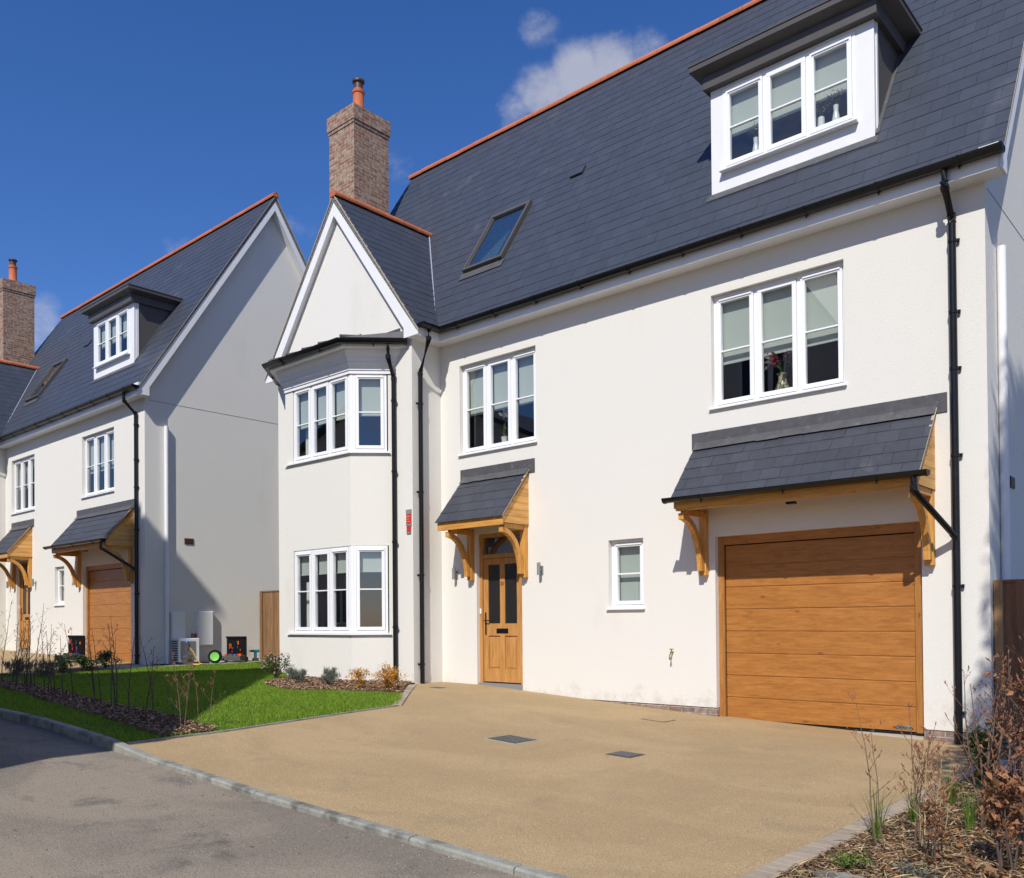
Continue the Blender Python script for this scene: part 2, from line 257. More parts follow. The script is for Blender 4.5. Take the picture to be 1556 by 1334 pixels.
# ------------------------------------------------------------ mesh helpers
class MB:
    def __init__(s): s.v = []; s.f = []; s.m = Matrix.Identity(4); s.mi = []; s.cur = 0
    def pt(s, p): s.v.append(tuple(s.m @ Vector(p))); return len(s.v) - 1
    def face(s, pts): s.f.append([s.pt(p) for p in pts]); s.mi.append(s.cur)
    def box(s, x0, x1, y0, y1, z0, z1):
        i = [s.pt(p) for p in [(x0, y0, z0), (x1, y0, z0), (x1, y1, z0), (x0, y1, z0), (x0, y0, z1), (x1, y0, z1), (x1, y1, z1), (x0, y1, z1)]]
        for a in ((0, 3, 2, 1), (4, 5, 6, 7), (0, 1, 5, 4), (1, 2, 6, 5), (2, 3, 7, 6), (3, 0, 4, 7)): s.f.append([i[k] for k in a]); s.mi.append(s.cur)
        return s
    def ext(s, poly, ax, a0, a1):
        def P(q, a):
            return (a, q[0], q[1]) if ax == 'x' else ((q[0], a, q[1]) if ax == 'y' else (q[0], q[1], a))
        n = len(poly); A = [s.pt(P(q, a0)) for q in poly]; B = [s.pt(P(q, a1)) for q in poly]
        s.f.append(A[::-1]); s.f.append(B[:]); s.mi += [s.cur] * (n + 2)
        for i in range(n): j = (i + 1) % n; s.f.append([A[i], A[j], B[j], B[i]])
        return s
    def tube(s, path, r, n=8, cap=True):
        path = [Vector(p) for p in path]; rs = r if isinstance(r, (list, tuple)) else [r] * len(path); rings = []
        for i, p in enumerate(path):
            d = (path[min(i + 1, len(path) - 1)] - path[max(i - 1, 0)])
            if d.length < 1e-9: d = Vector((0, 0, 1))
            d.normalize(); a = d.cross(Vector((0, 0, 1)) if abs(d.z) < .95 else Vector((1, 0, 0))).normalized(); b = d.cross(a)
            rings.append([s.pt(p + (a * math.cos(2 * math.pi * k / n) + b * math.sin(2 * math.pi * k / n)) * rs[i]) for k in range(n)])
        for A, B in zip(rings, rings[1:]):
            for k in range(n): s.f.append([A[k], A[(k + 1) % n], B[(k + 1) % n], B[k]]); s.mi.append(s.cur)
        if cap: s.f.append(rings[0][::-1]); s.f.append(rings[-1]); s.mi += [s.cur] * 2
        return s
    def lathe(s, prof, c=(0, 0, 0), n=20):
        rings = [[s.pt((c[0] + r * math.cos(2 * math.pi * k / n), c[1] + r * math.sin(2 * math.pi * k / n), c[2] + z)) for k in range(n)] for r, z in prof]
        for A, B in zip(rings, rings[1:]):
            for k in range(n): s.f.append([A[k], A[(k + 1) % n], B[(k + 1) % n], B[k]]); s.mi.append(s.cur)
        s.f.append(rings[0][::-1]); s.f.append(rings[-1]); s.mi += [s.cur] * 2
        return s
    def trough(s, path, r, n=8):            # half round open gutter along a path, level
        path = [Vector(p) for p in path]; rings = []
        for i, p in enumerate(path):
            d0 = (path[i] - path[i - 1]).normalized() if i else None; d1 = (path[i + 1] - path[i]).normalized() if i < len(path) - 1 else None
            d = ((d0 or d1) + (d1 or d0)).normalized(); a = d.cross(Vector((0, 0, 1))).normalized()
            k_ = 1 / max(.3, (d.dot(d1 or d0)))
            o = []
            for rr, sg in ((r, 1), (r * .9, -1)):
                ks = range(n + 1) if sg > 0 else range(n, -1, -1)
                o += [s.pt(p + a * math.cos(math.pi * k / n) * rr * k_ - Vector((0, 0, 1)) * math.sin(math.pi * k / n) * rr) for k in ks]
            rings.append(o)
        for A, B in zip(rings, rings[1:]):
            m_ = len(A)
            for k in range(m_): s.f.append([A[k], A[(k + 1) % m_], B[(k + 1) % m_], B[k]]); s.mi.append(s.cur)
        s.f.append(rings[0][:n + 1]); s.f.append(rings[-1][:n + 1]); s.mi += [s.cur] * 2
        return s
    def build(s, name, m, parent=None, smooth=False, bevel=0):
        me = bpy.data.meshes.new(name); me.from_pydata(s.v, [], s.f); me.update()
        o = bpy.data.objects.new(name, me); C.objects.link(o)
        ms = m if isinstance(m, list) else [m]
        for q in ms: me.materials.append(q)
        if len(ms) > 1: me.polygons.foreach_set('material_index', s.mi[:len(me.polygons)])
        if smooth:
            me.shade_smooth()
            try: me.set_sharp_from_angle(angle=R(40))
            except Exception: pass
        if bevel:
            b = o.modifiers.new('bevel', 'BEVEL'); b.width = bevel; b.segments = 2; b.limit_method = 'ANGLE'; b.angle_limit = R(40)
        if parent is not None: o.parent = parent
        return o
def quads(arr, name, m, parent=None, nv=4):
    arr = np.asarray(arr, dtype=np.float32).reshape(-1, nv, 3); n = len(arr)
    me = bpy.data.meshes.new(name); me.vertices.add(n * nv); me.vertices.foreach_set('co', arr.ravel())
    me.loops.add(n * nv); me.loops.foreach_set('vertex_index', np.arange(n * nv, dtype=np.int32))
    me.polygons.add(n); me.polygons.foreach_set('loop_start', np.arange(0, n * nv, nv, dtype=np.int32))
    me.update(calc_edges=True); me.validate()
    me.materials.append(m); o = bpy.data.objects.new(name, me); C.objects.link(o)
    if parent is not None: o.parent = parent
    return o
def tag(o, label=None, cat=None, group=None, kind=None):
    for k, v in (('label', label), ('category', cat), ('group', group), ('kind', kind)):
        if v: o[k] = v
    return o
def empty(name, loc=(0, 0, 0), rz=0):
    o = bpy.data.objects.new(name, None); C.objects.link(o); o.location = loc; o.rotation_euler.z = rz; o.empty_display_size = .2; return o
def copy_tree(o, parent=None):
    c = o.copy(); C.objects.link(c)
    if parent is not None: c.parent = parent
    for ch in [q for q in bpy.data.objects if q.parent == o]: copy_tree(ch, c)
    return c
KX = [-300, -60, -20, -14, -6.2, 3.2, 7.7, 10.4, 14, 30, 300]; KZ = [3.0, 1.3, .45, .31, .13, 0, -.25, -.345, -.45, -.75, -2]
def G(x): return float(np.interp(x, KX, KZ))
def clipx(poly, a, b):
    def cl(ps, f):
        o = []
        for i in range(len(ps)):
            p, q = ps[i - 1], ps[i]; fp, fq = f(p), f(q)
            if (fp >= 0) != (fq >= 0): t = fp / (fp - fq); o.append((p[0] + t * (q[0] - p[0]), p[1] + t * (q[1] - p[1])))
            if fq >= 0: o.append(q)
        return o
    ps = cl(poly, lambda p: p[0] - a)
    return cl(ps, lambda p: b - p[0]) if ps else ps
def sheet(name, poly, dz, m, thick=0):
    mb = MB()
    for a, b in zip(KX, KX[1:]):
        ps = clipx(poly, a, b)
        if len(ps) > 2: mb.face([(x, y, G(x) + dz) for x, y in ps])
    if thick:
        n = len(poly)
        for i in range(n):
            (x0, y0), (x1, y1) = poly[i], poly[(i + 1) % n]
            k = max(1, int(abs(x1 - x0) / .5)) 
            for j in range(k):
                a = (x0 + (x1 - x0) * j / k, y0 + (y1 - y0) * j / k); b = (x0 + (x1 - x0) * (j + 1) / k, y0 + (y1 - y0) * (j + 1) / k)
                mb.face([(a[0], a[1], G(a[0]) + dz - thick), (b[0], b[1], G(b[0]) + dz - thick), (b[0], b[1], G(b[0]) + dz), (a[0], a[1], G(a[0]) + dz)])
    return mb.build(name, m)
def inside(px, py, poly):
    px = np.asarray(px); py = np.asarray(py); r = np.zeros(px.shape, bool); n = len(poly)
    for i in range(n):
        (x0, y0), (x1, y1) = poly[i - 1], poly[i]
        c = ((y0 > py) != (y1 > py)) & (px < (x1 - x0) * (py - y0) / (y1 - y0 + 1e-12) + x0); r ^= c
    return r

# ------------------------------------------------------------ ground, road, kerb, drive
KERB = -7.10
def st(o): return tag(o, kind='structure')
st(sheet('ground', [(-300, -200), (300, -200), (300, 300), (-300, 300)], -.30, M['ground']))
st(sheet('road', [(-120, -11.9), (60, -11.9), (60, KERB + .02), (-120, KERB + .02)], -.045, M['road']))
edge_pts = [(4.97, -7.015), (4.93, -6.48), (4.90, -5.87), (4.79, -5.27), (4.61, -4.2), (4.41, -2.89)]
drive = [(5.0, -7.015)] + edge_pts[1:] + [(2.45, -.86), (2.31, -.688), (2.2, .3), (11.3, .3), (11.32, -7.015)]
st(sheet('driveway', drive, 0, M['resin'], .15))
ldrive = [(-30, -7.015), (-6.1, -7.015), (-6.0, -5.6), (-4.75, -4.6), (-5.3, -3.3), (-6.25, -2.4), (-6.25, -1.1), (-30, -1.1)]
st(sheet('neighbour_driveway', ldrive, .004, M['resin'], .15)).name = 'side_driveway'
LAWN = [(-6.6, -7.015)] + edge_pts + [(3.9, -2.35), (3.48, -1.98), (3.05, -2.14), (2.73, -2.43), (2.41, -2.6), (2.1, -2.85), (1.7, -2.93), (.71, -2.63), (.2, -2.25), (-.25, -1.6), (-.9, -.6), (-1.75, .2), (-1.75, 2.0), (-5.2, 2.0), (-5.2, -2.4), (-5.0, -3.0), (-4.3, -4.3), (-5.6, -5.4), (-6.2, -6.4)]
st(sheet('lawn', LAWN, .008, M['grass_base'], .12))
HB = [(-12, -5.75), (-5, -5.75), (-2.35, -5.75), (-.48, -5.98), (1.4, -6.25), (3.04, -6.42), (4.1, -6.5), (4.86, -6.52), (4.86, -5.86), (3.8, -5.8), (3.1, -5.82), (1.68, -5.75), (-.64, -5.42), (-3.5, -5.2), (-6, -5.1), (-12, -5.1)]
st(sheet('hedge_bed', HB, .022, M['soil']))
FB = [(4.42, -2.86), (3.9, -2.35), (3.48, -1.98), (3.05, -2.14), (2.73, -2.43), (2.41, -2.6), (2.1, -2.85), (1.7, -2.93), (.71, -2.63), (.2, -2.25), (-.25, -1.6), (-.9, -.6), (-1.2, -.68), (1.8, -.68), (2.3, -.69), (2.5, -.9), (4.46, -2.9)]
FB = [(3.48, -1.98), (3.05, -2.14), (2.73, -2.43), (2.41, -2.6), (2.1, -2.85), (1.7, -2.93), (.71, -2.63), (.2, -2.25), (-.25, -1.6), (-.9, -.6), (2.28, -.6), (2.42, -.92)]
st(sheet('flower_bed', FB, .02, M['soil'], .1))
SB = [(-6.05, -6.0), (-5.9, -5.3), (-4.75, -4.65), (-4.1, -4.3), (-4.9, -3.0), (-5.3, -2.55), (-5.9, -2.75), (-5.5, -3.5), (-5.0, -4.4)]
st(sheet('shrub_bed', SB, .024, M['soil'], .1))
RB = [(11.48, -7.015), (11.48, -1.75), (16, -1.75), (16, -7.015)]
st(sheet('planting_bed', RB, .0, M['soil'], .15))
st(sheet('concrete_path', [(-6.4, -2.5), (-5.22, -2.5), (-5.22, 2.2), (-6.4, 2.2)], .014, M['concrete'], .12))
mb = MB()
for i in range(8):
    for j in range(2):
        x0 = 11.36 + i * .62; y0 = -1.72 + j * .42
        z = G(x0) + .006 + random.uniform(0, .003); mb.box(x0, x0 + .61, y0, y0 + .41, z - .05, z)
st(mb.build('slab_path', M['slab'], bevel=.004))
# kerb stones, blocks
mb = MB(); x = -40.0
while x < 26:
    up = .05 if x < 4.9 else .0; ln = .914; x1 = x + ln - .008; dy = random.uniform(-.003, .003); dzz = random.uniform(-.002, .002)
    z0, z1 = G(x) + up + dzz, G(x1) + up + dzz
    if 4.0 < x < 5.1: z0 = G(x) + .05; z1 = G(x1) + .0
    v = [mb.pt(p) for p in [(x, KERB + dy, z0 - .3), (x1, KERB + dy, z1 - .3), (x1, -7.01, z1 - .3), (x, -7.01, z0 - .3), (x, KERB + dy, z0 - .012), (x1, KERB + dy, z1 - .012), (x1, KERB + .012, z1), (x, KERB + .012, z0), (x1, -7.01, z1), (x, -7.01, z0)]]
    for f in ((0, 1, 5, 4), (4, 5, 6, 7), (7, 6, 8, 9), (2, 3, 9, 8), (1, 2, 8, 6, 5), (3, 0, 4, 7, 9)): mb.f.append([v[k] for k in f]); mb.mi.append(0)
    x += ln
st(mb.build('kerb', M['kerb'], bevel=.004))
mb = MB(); y = -7.0
while y < -1.3:
    z = G(11.4) + .006 + random.uniform(0, .004); mb.box(11.32, 11.475, y, y + .1, z - .08, z); y += .104
a = Vector((2.42, -.90)); b = Vector((4.40, -2.98)); n = 13
for i in range(n):
    p = a.lerp(b, (i + .03) / n); q = a.lerp(b, (i + .97) / n); d = (b - a).normalized(); w = Vector((-d.y, d.x)) * .13
    z = G(p.x) + .012; mb.ext([tuple(p), tuple(q), tuple(q + w), tuple(p + w)], 'z', z - .06, z)
st(mb.build('block_edging', M['block'], bevel=.004))
mb = MB()
pts = [Vector(p) for p in edge_pts]
fine = []
for p, q in zip(pts, pts[1:]):
    for k in range(6): fine.append(p.lerp(q, k / 6))
fine.append(pts[-1])
for p, q in zip(fine, fine[1:]):
    mb.ext([(p.x, p.y), (q.x, q.y), (q.x + .045, q.y), (p.x + .045, p.y)], 'z', G(p.x) - .06, G(p.x) + .016)
st(mb.build('lawn_edging', M['kerb']))

# ------------------------------------------------------------ windows
def window(name, parent, X, w, h, n, frac=.57, recess=True, sill=True, cparent=None, bar=True, curtain=False, vents=(0,), mm=None, blind=True, side=.05):
    """X: 4x4 local matrix, origin at lower left of opening on the wall face, x right, y inward, z up"""
    y0 = .085 if recess else .0
    fr = MB(); fr.m = X; gl = MB(); gl.m = X; bl = MB(); bl.m = X
    F = .045
    fr.box(0, w, y0, y0 + .07, 0, F); fr.box(0, w, y0, y0 + .07, h - F, h); fr.box(0, F, y0 + .001, y0 + .069, F, h - F); fr.box(w - F, w, y0 + .001, y0 + .069, F, h - F)
    mw = .05; cell = (w - 2 * F - (n - 1) * mw) / n
    for i in range(n):
        x0 = F + i * (cell + mw); x1 = x0 + cell
        if i < n - 1: fr.box(x1, x1 + mw, y0 + .002, y0 + .068, F, h - F)
        g = .004; s = .058; yy = y0 - .012
        a0, a1, b0, b1 = x0 + g, x1 - g, F + g, h - F - g
        fr.box(a0, a1, yy, y0 + .055, b0, b0 + s); fr.box(a0, a1, yy, y0 + .055, b1 - s, b1)
        fr.box(a0, a0 + s, yy + .001, y0 + .054, b0 + s, b1 - s); fr.box(a1 - s, a1, yy + .001, y0 + .054, b0 + s, b1 - s)
        # dark gasket line shows as a slim inner bevel
        if bar:
            zc = (b0 + b1) / 2; fr.box(a0 + s, a1 - s, yy + .008, y0 + .045, zc - .011, zc + .011)
        if i in vents: fr.box(a0 + s * .6, a1 - s * .4, yy - .014, yy, b1 - s * .62, b1 - s * .25)
        gl.face([(a0 + s - .006, y0 + .022, b0 + s - .006), (a1 - s + .006, y0 + .022, b0 + s - .006), (a1 - s + .006, y0 + .022, b1 - s + .006), (a0 + s - .006, y0 + .022, b1 - s + .006)])
        if blind:
            fz = h - F - (h - 2 * F) * frac
            off = .10 + .004 * i
            bl.box(x0 + .04, x1 + .03, y0 + off, y0 + off + .004, fz, h - .02); bl.box(x0 + .04, x1 + .03, y0 + off - .008, y0 + off + .012, fz - .028, fz)
    f = fr.build(name, M['white'], parent, bevel=.003)
    cp = cparent or f
    g = gl.build('pane', M['glass'], cp)
    if blind: bl.build('blind', M['blind'], cp)
    if sill:
        s = MB(); s.m = X; s.ext([(-.045, -.028), (y0 + .01, -.028), (y0 + .01, .006), (-.045, -.004)], 'x', -.03, w + .03); s.build('sill', M['white'], cp, bevel=.003)
    if curtain:
        c = MB(); c.m = X; k = 14
        for i in range(k):
            xa, xb = .10 + i * .016, .10 + (i + 1) * .016; c.face([(xa, y0 + .2 + .015 * math.sin(i * 1.6), .03), (xb, y0 + .2 + .015 * math.sin((i + 1) * 1.6), .03), (xb, y0 + .2 + .015 * math.sin((i + 1) * 1.6), h * .62), (xa, y0 + .2 + .015 * math.sin(i * 1.6), h * .62)])
        c.build('curtain', M['curtain'], cp)
    return f
def T(x, y, z, rz=0): return Matrix.Translation((x, y, z)) @ Matrix.Rotation(rz, 4, 'Z')

def slates(mb, O, U, V, w, l, gauge=.2, sw=.25, seed=0, skew=0):
    O, U, V = Vector(O), Vector(U).normalized(), Vector(V).normalized(); Nn = U.cross(V).normalized()
    if Nn.z < 0: Nn = -Nn
    rr = random.Random(seed); row = 0; v = 0
    while v < l - .01:
        v1 = min(l, v + gauge + .03); u = -sw * (.5 if row % 2 else 0) - rr.uniform(0, .006)
        while u < w:
            a, b = max(0, u + .0015), min(w, u + sw - .0015)
            if b - a > .02:
                dl = rr.uniform(-.0015, .0025); dv = rr.uniform(-.003, .003); vv = max(0, v + dv) if row else v - .01
                p = [O + U * a + V * vv + Nn * (.009 + dl), O + U * b + V * vv + Nn * (.009 + dl + rr.uniform(-.001, .001)), O + U * b + V * v1 + Nn * .003, O + U * a + V * v1 + Nn * .003]
                q = [O + U * a + V * vv + Nn * .003, O + U * b + V * vv + Nn * .003]
                i = [mb.pt(x) for x in p + q]
                mb.f.append([i[0], i[1], i[2], i[3]]); mb.f.append([i[4], i[5], i[1], i[0]]); mb.mi += [0, 1]
            u += sw
        v += gauge; row += 1
def holes_wall(mb, x0, x1, z0, z1, holes, mk, depth=.22):
    xs = sorted({x0, x1, *[h[0] for h in holes], *[h[1] for h in holes]}); zs = sorted({z0, z1, *[h[2] for h in holes], *[h[3] for h in holes]})
    for a, b in zip(xs, xs[1:]):
        for c, d in zip(zs, zs[1:]):
            m_, n_ = (a + b) / 2, (c + d) / 2
            if any(h[0] < m_ < h[1] and h[2] < n_ < h[3] for h in holes): continue
            mb.face([mk(a, 0, c), mk(b, 0, c), mk(b, 0, d), mk(a, 0, d)])
    for a, b, c, d in holes:
        mb.face([mk(a, 0, c), mk(a, 0, d), mk(a, depth, d), mk(a, depth, c)]); mb.face([mk(b, 0, c), mk(b, depth, c), mk(b, depth, d), mk(b, 0, d)])
        mb.face([mk(a, 0, d), mk(b, 0, d), mk(b, depth, d), mk(a, depth, d)])
        if c > z0: mb.face([mk(a, 0, c), mk(a, depth, c), mk(b, depth, c), mk(b, 0, c)])

SM, ZE, YE = 1.556, 6.242, .231
def roofz(y): return ZE + SM * (y + YE)
YR = 3.41; XR = 11.17; XV = 11.42; XWL, XW = -1.756, 2.311; XA, ZA, SW = .277, 9.191, 1.322; YW = -.688; YB = -1.22; ZS = 6.016
def wingz(x): return ZA - SW * abs(x - XA)

def make_house():
    H = empty('detached_house')
    # ---- walls
    w = MB()
    W1 = (7.724, 9.569, 4.02, 5.589); W2 = (2.795, 4.542, 4.02, 5.589); W3 = (5.954, 6.574, 1.275, 2.303); GD = (7.747, 10.447, -.9, 2.236); DR = (3.172, 4.209, -.9, 2.60)
    zb = -.13
    holes_wall(w, XW, XR, zb, ZS + .3, [W1, W2, W3, (GD[0], GD[1], zb, GD[3]), (DR[0], DR[1], zb, DR[3])], lambda x, y, z: (x, y, z))
    w.face([(XR, 0, zb), (XR, 6.82, zb), (XR, 6.82, 6.3), (XR, YR, roofz(YR) - .22), (XR, 0, 6.36)])
    w.face([(XWL, YW, zb), (XWL, 6.82, zb), (XWL, 6.82, 6.3), (XWL, YR, roofz(YR) - .22), (XWL, 0, 6.36), (XWL, YW, 6.3)])
    w.face([(XWL, 6.82, zb), (XR, 6.82, zb), (XR, 6.82, 6.3), (XWL, 6.82, 6.3)])
    w.face([(XW, YW, zb), (XW, 0, zb), (XW, 0, 6.4), (XW, YW, 6.4)])
    def side(s): return XA + s * (ZA - .2 - 6.1) / SW
    w.face([(XWL, YW, zb), (-1.25, YW, zb), (-1.25, YW, 6.1), (XWL, YW, 6.1)])
    w.face([(1.80, YW, zb), (XW, YW, zb), (XW, YW, 6.1), (1.80, YW, 6.1)])
    w.face([(XWL, YW, 6.1), (XW, YW, 6.1), (XW, YW, wingz(XW) - .14), (XA, YW, ZA - .14), (XWL, YW, wingz(XWL) - .14)])
    w.face([(GD[1], 0, -.22), (XR, 0, -.22), (XR, 0, zb), (GD[1], 0, zb)]); w.face([(XR, 0, -.22), (XR, 6.82, -.22), (XR, 6.82, zb), (XR, 0, zb)])
    w.build('wall', M['render'], H)
    r = MB()     # rooms
    r.box(XWL + .1, XR - .1, 3.9, 3.95, -.3, 5.9); r.box(XWL + .1, XR - .05, .3, 3.9, 2.86, 2.95); r.box(XWL + .1, XR - .05, .05, 3.9, 5.92, 6.0)
    r.box(XWL + .1, XR - .05, .3, 3.9, -.06, -.02); r.box(5.25, 5.3, .25, 3.9, -.02, 5.9); r.box(2.2, 2.24, .25, 3.9, -.02, 5.9); r.box(6.9, 6.95, .25, 3.9, -.02, 2.86)
    r.box(XR - .1, XR - .06, .2, 3.9, -.3, 5.9); r.box(XWL + .06, XWL + .1, -.6, 3.9, -.3, 5.9); r.box(XWL + .1, XW - .1, -.64, .3, 2.86, 2.95); r.box(XWL + .1, XW - .1, -.64, .3, 5.93, 6.0)
    r.box(-.68, 1.23, -1.19, -.64, 2.87, 2.94); r.box(XWL + .1, XW, -.64, .3, -.06, -.02)
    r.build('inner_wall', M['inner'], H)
    p = MB()
    for a, b in ((XW, DR[0]), (DR[1], GD[0]), (GD[1], XR - .012)): p.box(a + .001, b - .001, .012, .2, -1.0, zb + .01)
    p.box(XR - .2, XR - .012, .2, 6.8, -1.0, zb + .01)
    p.box(XW - .2, XW - .012, YW + .012, .012, -1.0, zb + .01); p.box(1.85, XW - .2, YW + .012, .0, -1.0, zb + .01); p.box(XWL + .012, -1.2, YW + .012, 6.8, -1.0, zb + .01)
    pb = [(-1.2, YW), (-.706, YB + .012), (1.262, YB + .012), (1.78, YW)]
    p.ext(pb, 'z', -1.0, zb + .02); p.build('plinth', M['plinth'], H)
    # joint line and vent on gable
    j = MB(); j.box(XR, XR + .003, .1, 6.7, 5.975, 5.985); j.build('render_joint', M['gap'], H)
    v = MB(); v.box(XR, XR + .015, .97, 1.2, 2.66, 2.8)
    for k in range(5): v.box(XR + .015, XR + .022, .985 + k * .042, 1.01 + k * .042, 2.67, 2.79)
    v.build('wall_vent', M['brown'], H)
    # ---- main roof
    def slab(y): return roofz(y) - .015
    ro = MB()
    Yb = 2 * YR + .26
    ro.ext([(-.26, slab(-.26)), (YR, slab(YR)), (Yb, slab(-.26)), (Yb, slab(-.26) - .1), (YR, slab(YR) - .16), (-.26, slab(-.26) - .06)], 'x', -2.15, XV - .02)
    roof = ro.build('roof', M['under'], H)
    s = MB(); Vd = Vector((0, 1, SM)); ln = Vector((0, YR + .26, SM * (YR + .26))).length
    slates(s, (-2.15, -.26, roofz(-.26) - .012), (1, 0, 0), Vd, XV + 2.15, ln, .25, .32, 3)
    s.build('slate_covering', [M['slate'], M['slatedge']], roof)
    s = MB(); s.face([(-2.15, YR, roofz(YR)), (XV, YR, roofz(YR)), (XV, Yb, roofz(-.26)), (-2.15, Yb, roofz(-.26))]); s.build('slate_covering', M['slate'], roof)
    def ridge(name, p0, p1, parent, r=.09):
        m_ = MB(); p0, p1 = Vector(p0), Vector(p1); d = (p1 - p0); n = int(d.length / .45) + 1; u = d.normalized(); a = u.cross(Vector((0, 0, 1))).normalized()
        for i in range(n):
            A, B = p0 + d * i / n + u * .004, p0 + d * (i + 1) / n - u * .004; dz = random.uniform(-.004, .004); rings = []
            for P, rr in ((A, r * 1.03), (B, r)):
                rings.append([m_.pt(P + a * math.cos(t) * rr + Vector((0, 0, 1)) * (math.sin(t) * rr * .95 - rr * .42 + dz)) for t in [math.pi * k / 8 for k in range(-1, 10)]])
            for k in range(10): m_.f.append([rings[0][k], rings[0][k + 1], rings[1][k + 1], rings[1][k]]); m_.mi.append(0)
            m_.f.append(rings[0][::-1]); m_.f.append(rings[1]); m_.mi += [0, 0]
            m_.tube([B - a * .03 + Vector((0, 0, r * .5)), B + a * .0 + Vector((0, 0, r * .60))], .012, 6)
        return m_.build(name, M['terra'], parent)
    ridge('ridge_tiles', (-2.2, YR, roofz(YR) + .02), (XV + .02, YR, roofz(YR) + .02), roof)
    def barge(ax, c0, c1, e0, mid, e1, f, H0, low, name='bargeboard', mat_='wpaint', ft=.27):
        m_ = MB()
        # polygon in (t,z): outer top line f-.035, bottom f-.035-H0
        m_.ext([(e0, f(e0) - .035), (mid, f(mid) - .035), (e1, f(e1) - .035), (e1, low), (e1 - (e1 - mid) / abs(e1 - mid) * ft, low), (e1 - (e1 - mid) / abs(e1 - mid) * ft, f(e1 - (e1 - mid) / abs(e1 - mid) * ft) - H0), (mid, f(mid) - H0), (e0 + ft, f(e0 + ft) - H0), (e0 + ft, low), (e0, low)], ax, c0, c1)
        return m_.build(name, M[mat_], H, bevel=.003)
    def fm(y): return roofz(y) if y <= YR else roofz(2 * YR - y)
    barge('x', XV - .045, XV - .02, -.262, YR, 2 * YR + .262, fm, .40, ZS + .002)
    barge('x', -2.13, -2.105, -.262, YR, 2 * YR + .262, fm, .40, ZS + .002)
    def fw(x): return wingz(x)
    barge('y', -.80, -.775, XA - 2.31, XA, XA + 2.31, fw, .42, ZS + .003, ft=.36)
    m_ = MB()
    m_.ext([(-.27, fm(-.27) - .034), (YR, fm(YR) - .034), (2 * YR + .27, fm(-.26) - .034), (2 * YR + .27, fm(-.26) - .006), (YR, fm(YR) - .006), (-.27, fm(-.27) - .006)], 'x', XV - .05, XV + .004)
    m_.build('verge_mortar', M['mortar'], H); m_ = MB()
    m_.ext([(XA - 2.33, fw(2.33 + XA) - .034), (XA, ZA - .034), (XA + 2.33, fw(2.33 + XA) - .034), (XA + 2.33, fw(XA + 2.33) - .004), (XA, ZA - .004), (XA - 2.33, fw(XA + 2.33) - .004)], 'y', -.815, -.77)
    m_.build('verge_mortar', M['mortar'], H)
    so = MB()   # sloping verge soffits and level eaves soffit + fascia
    so.ext([(-.12, fm(-.12) - .38), (YR, fm(YR) - .38), (2 * YR + .12, fm(-.12) - .38), (2 * YR + .12, fm(-.12) - .36), (YR, fm(YR) - .36), (-.12, fm(-.12) - .36)], 'x', XR + .001, XV - .046)
    so.ext([(XA - 2.1, fw(XA + 2.1) - .39), (XA, ZA - .39), (XA + 2.1, fw(XA + 2.1) - .39), (XA + 2.1, fw(XA + 2.1) - .37), (XA, ZA - .37), (XA - 2.1, fw(XA + 2.1) - .37)], 'y', -.774, YW - .001)
    so.box(XW + .252, XR, -.25, -.0, ZS, ZS + .012); so.box(XR + .0005, XV - .0455, -.2505, -.0005, ZS - .003, 6.3); so.box(XW + .001, XW + .25, -.774, .0, ZS + .001, ZS + .013)
    so.build('soffit', M['wpaint'], H)
    fa = MB(); fa.box(XW + .251, XV - .046, -.274, -.251, ZS - .008, 6.185); fa.box(XW + .251, XW + .274, -.774, -.275, ZS - .007, 6.185)
    fa.build('fascia', M['white'], H, bevel=.002)
    # ---- wing roof
    wr = MB(); hw = 2.29
    wr.ext([(XA - hw, wingz(XA + hw) - .015), (XA, ZA - .015), (XA + hw, wingz(XA + hw) - .015), (XA + hw, wingz(XA + hw) - .08), (XA, ZA - .17), (XA - hw, wingz(XA + hw) - .08)], 'y', -.80, 2.2)
    wroof = wr.build('wing_roof', M['under'], H)
    sl = Vector((hw, 0, SW * hw)).length
    s = MB(); slates(s, (XA + hw, -.80, wingz(XA + hw) - .012), (0, 1, 0), (-1, 0, SW), 3.0, sl, .205, .25, 5)
    slates(s, (XA - hw, -.80, wingz(XA + hw) - .012), (0, 1, 0), (1, 0, SW), 3.0, sl, .205, .25, 6); s.build('slate_covering', [M['slate'], M['slatedge']], wroof)
    ridge('ridge_tiles', (XA, -.83, ZA + .02), (XA, 1.70, ZA + .02), wroof, .09)
    va = MB(); A = Vector((XA + hw - .02, -.31, roofz(-.31) + .035)); B = Vector((XA, -YE + (ZA - ZE) / SM, ZA + .03)); va.tube([A, B], .014, 6); va.build('valley', M['valley'], wroof)
    # ---- gutters
    def gutter(path, name='gutter', parent=H, step=.92, r=.06, clip=True, ends=True):
        m_ = MB(); m_.trough(path, r, 8); path = [Vector(p) for p in path]
        for p, q in zip(path, path[1:]):
            d = q - p; n = max(1, round(d.length / step)); u = d.normalized(); a = u.cross(Vector((0, 0, 1))).normalized()
            if a.y > 0 or (abs(a.y) < .1 and a.x < 0): pass
            for i in range(n):
                c = p + d * (i + .5) / n
                if clip:
                    m_.trough([c - u * .014, c + u * .014], r * 1.13, 6)
                    m_.tube([c - Vector((0, 0, r)), c - Vector((0, 0, r + .035))], .012, 6)
        for e, o in ((path[0], path[1]), (path[-1], path[-2])):
            u = (o - e).normalized(); m_.trough([e, e + u * .03], r * 1.1, 8)
        return m_.build(name, M['black'], parent, smooth=True)
    gutter([(XV + .02, -.343, 6.208), (XW + .343, -.343, 6.205), (XW + .343, -.80, 6.205)], r=.082)
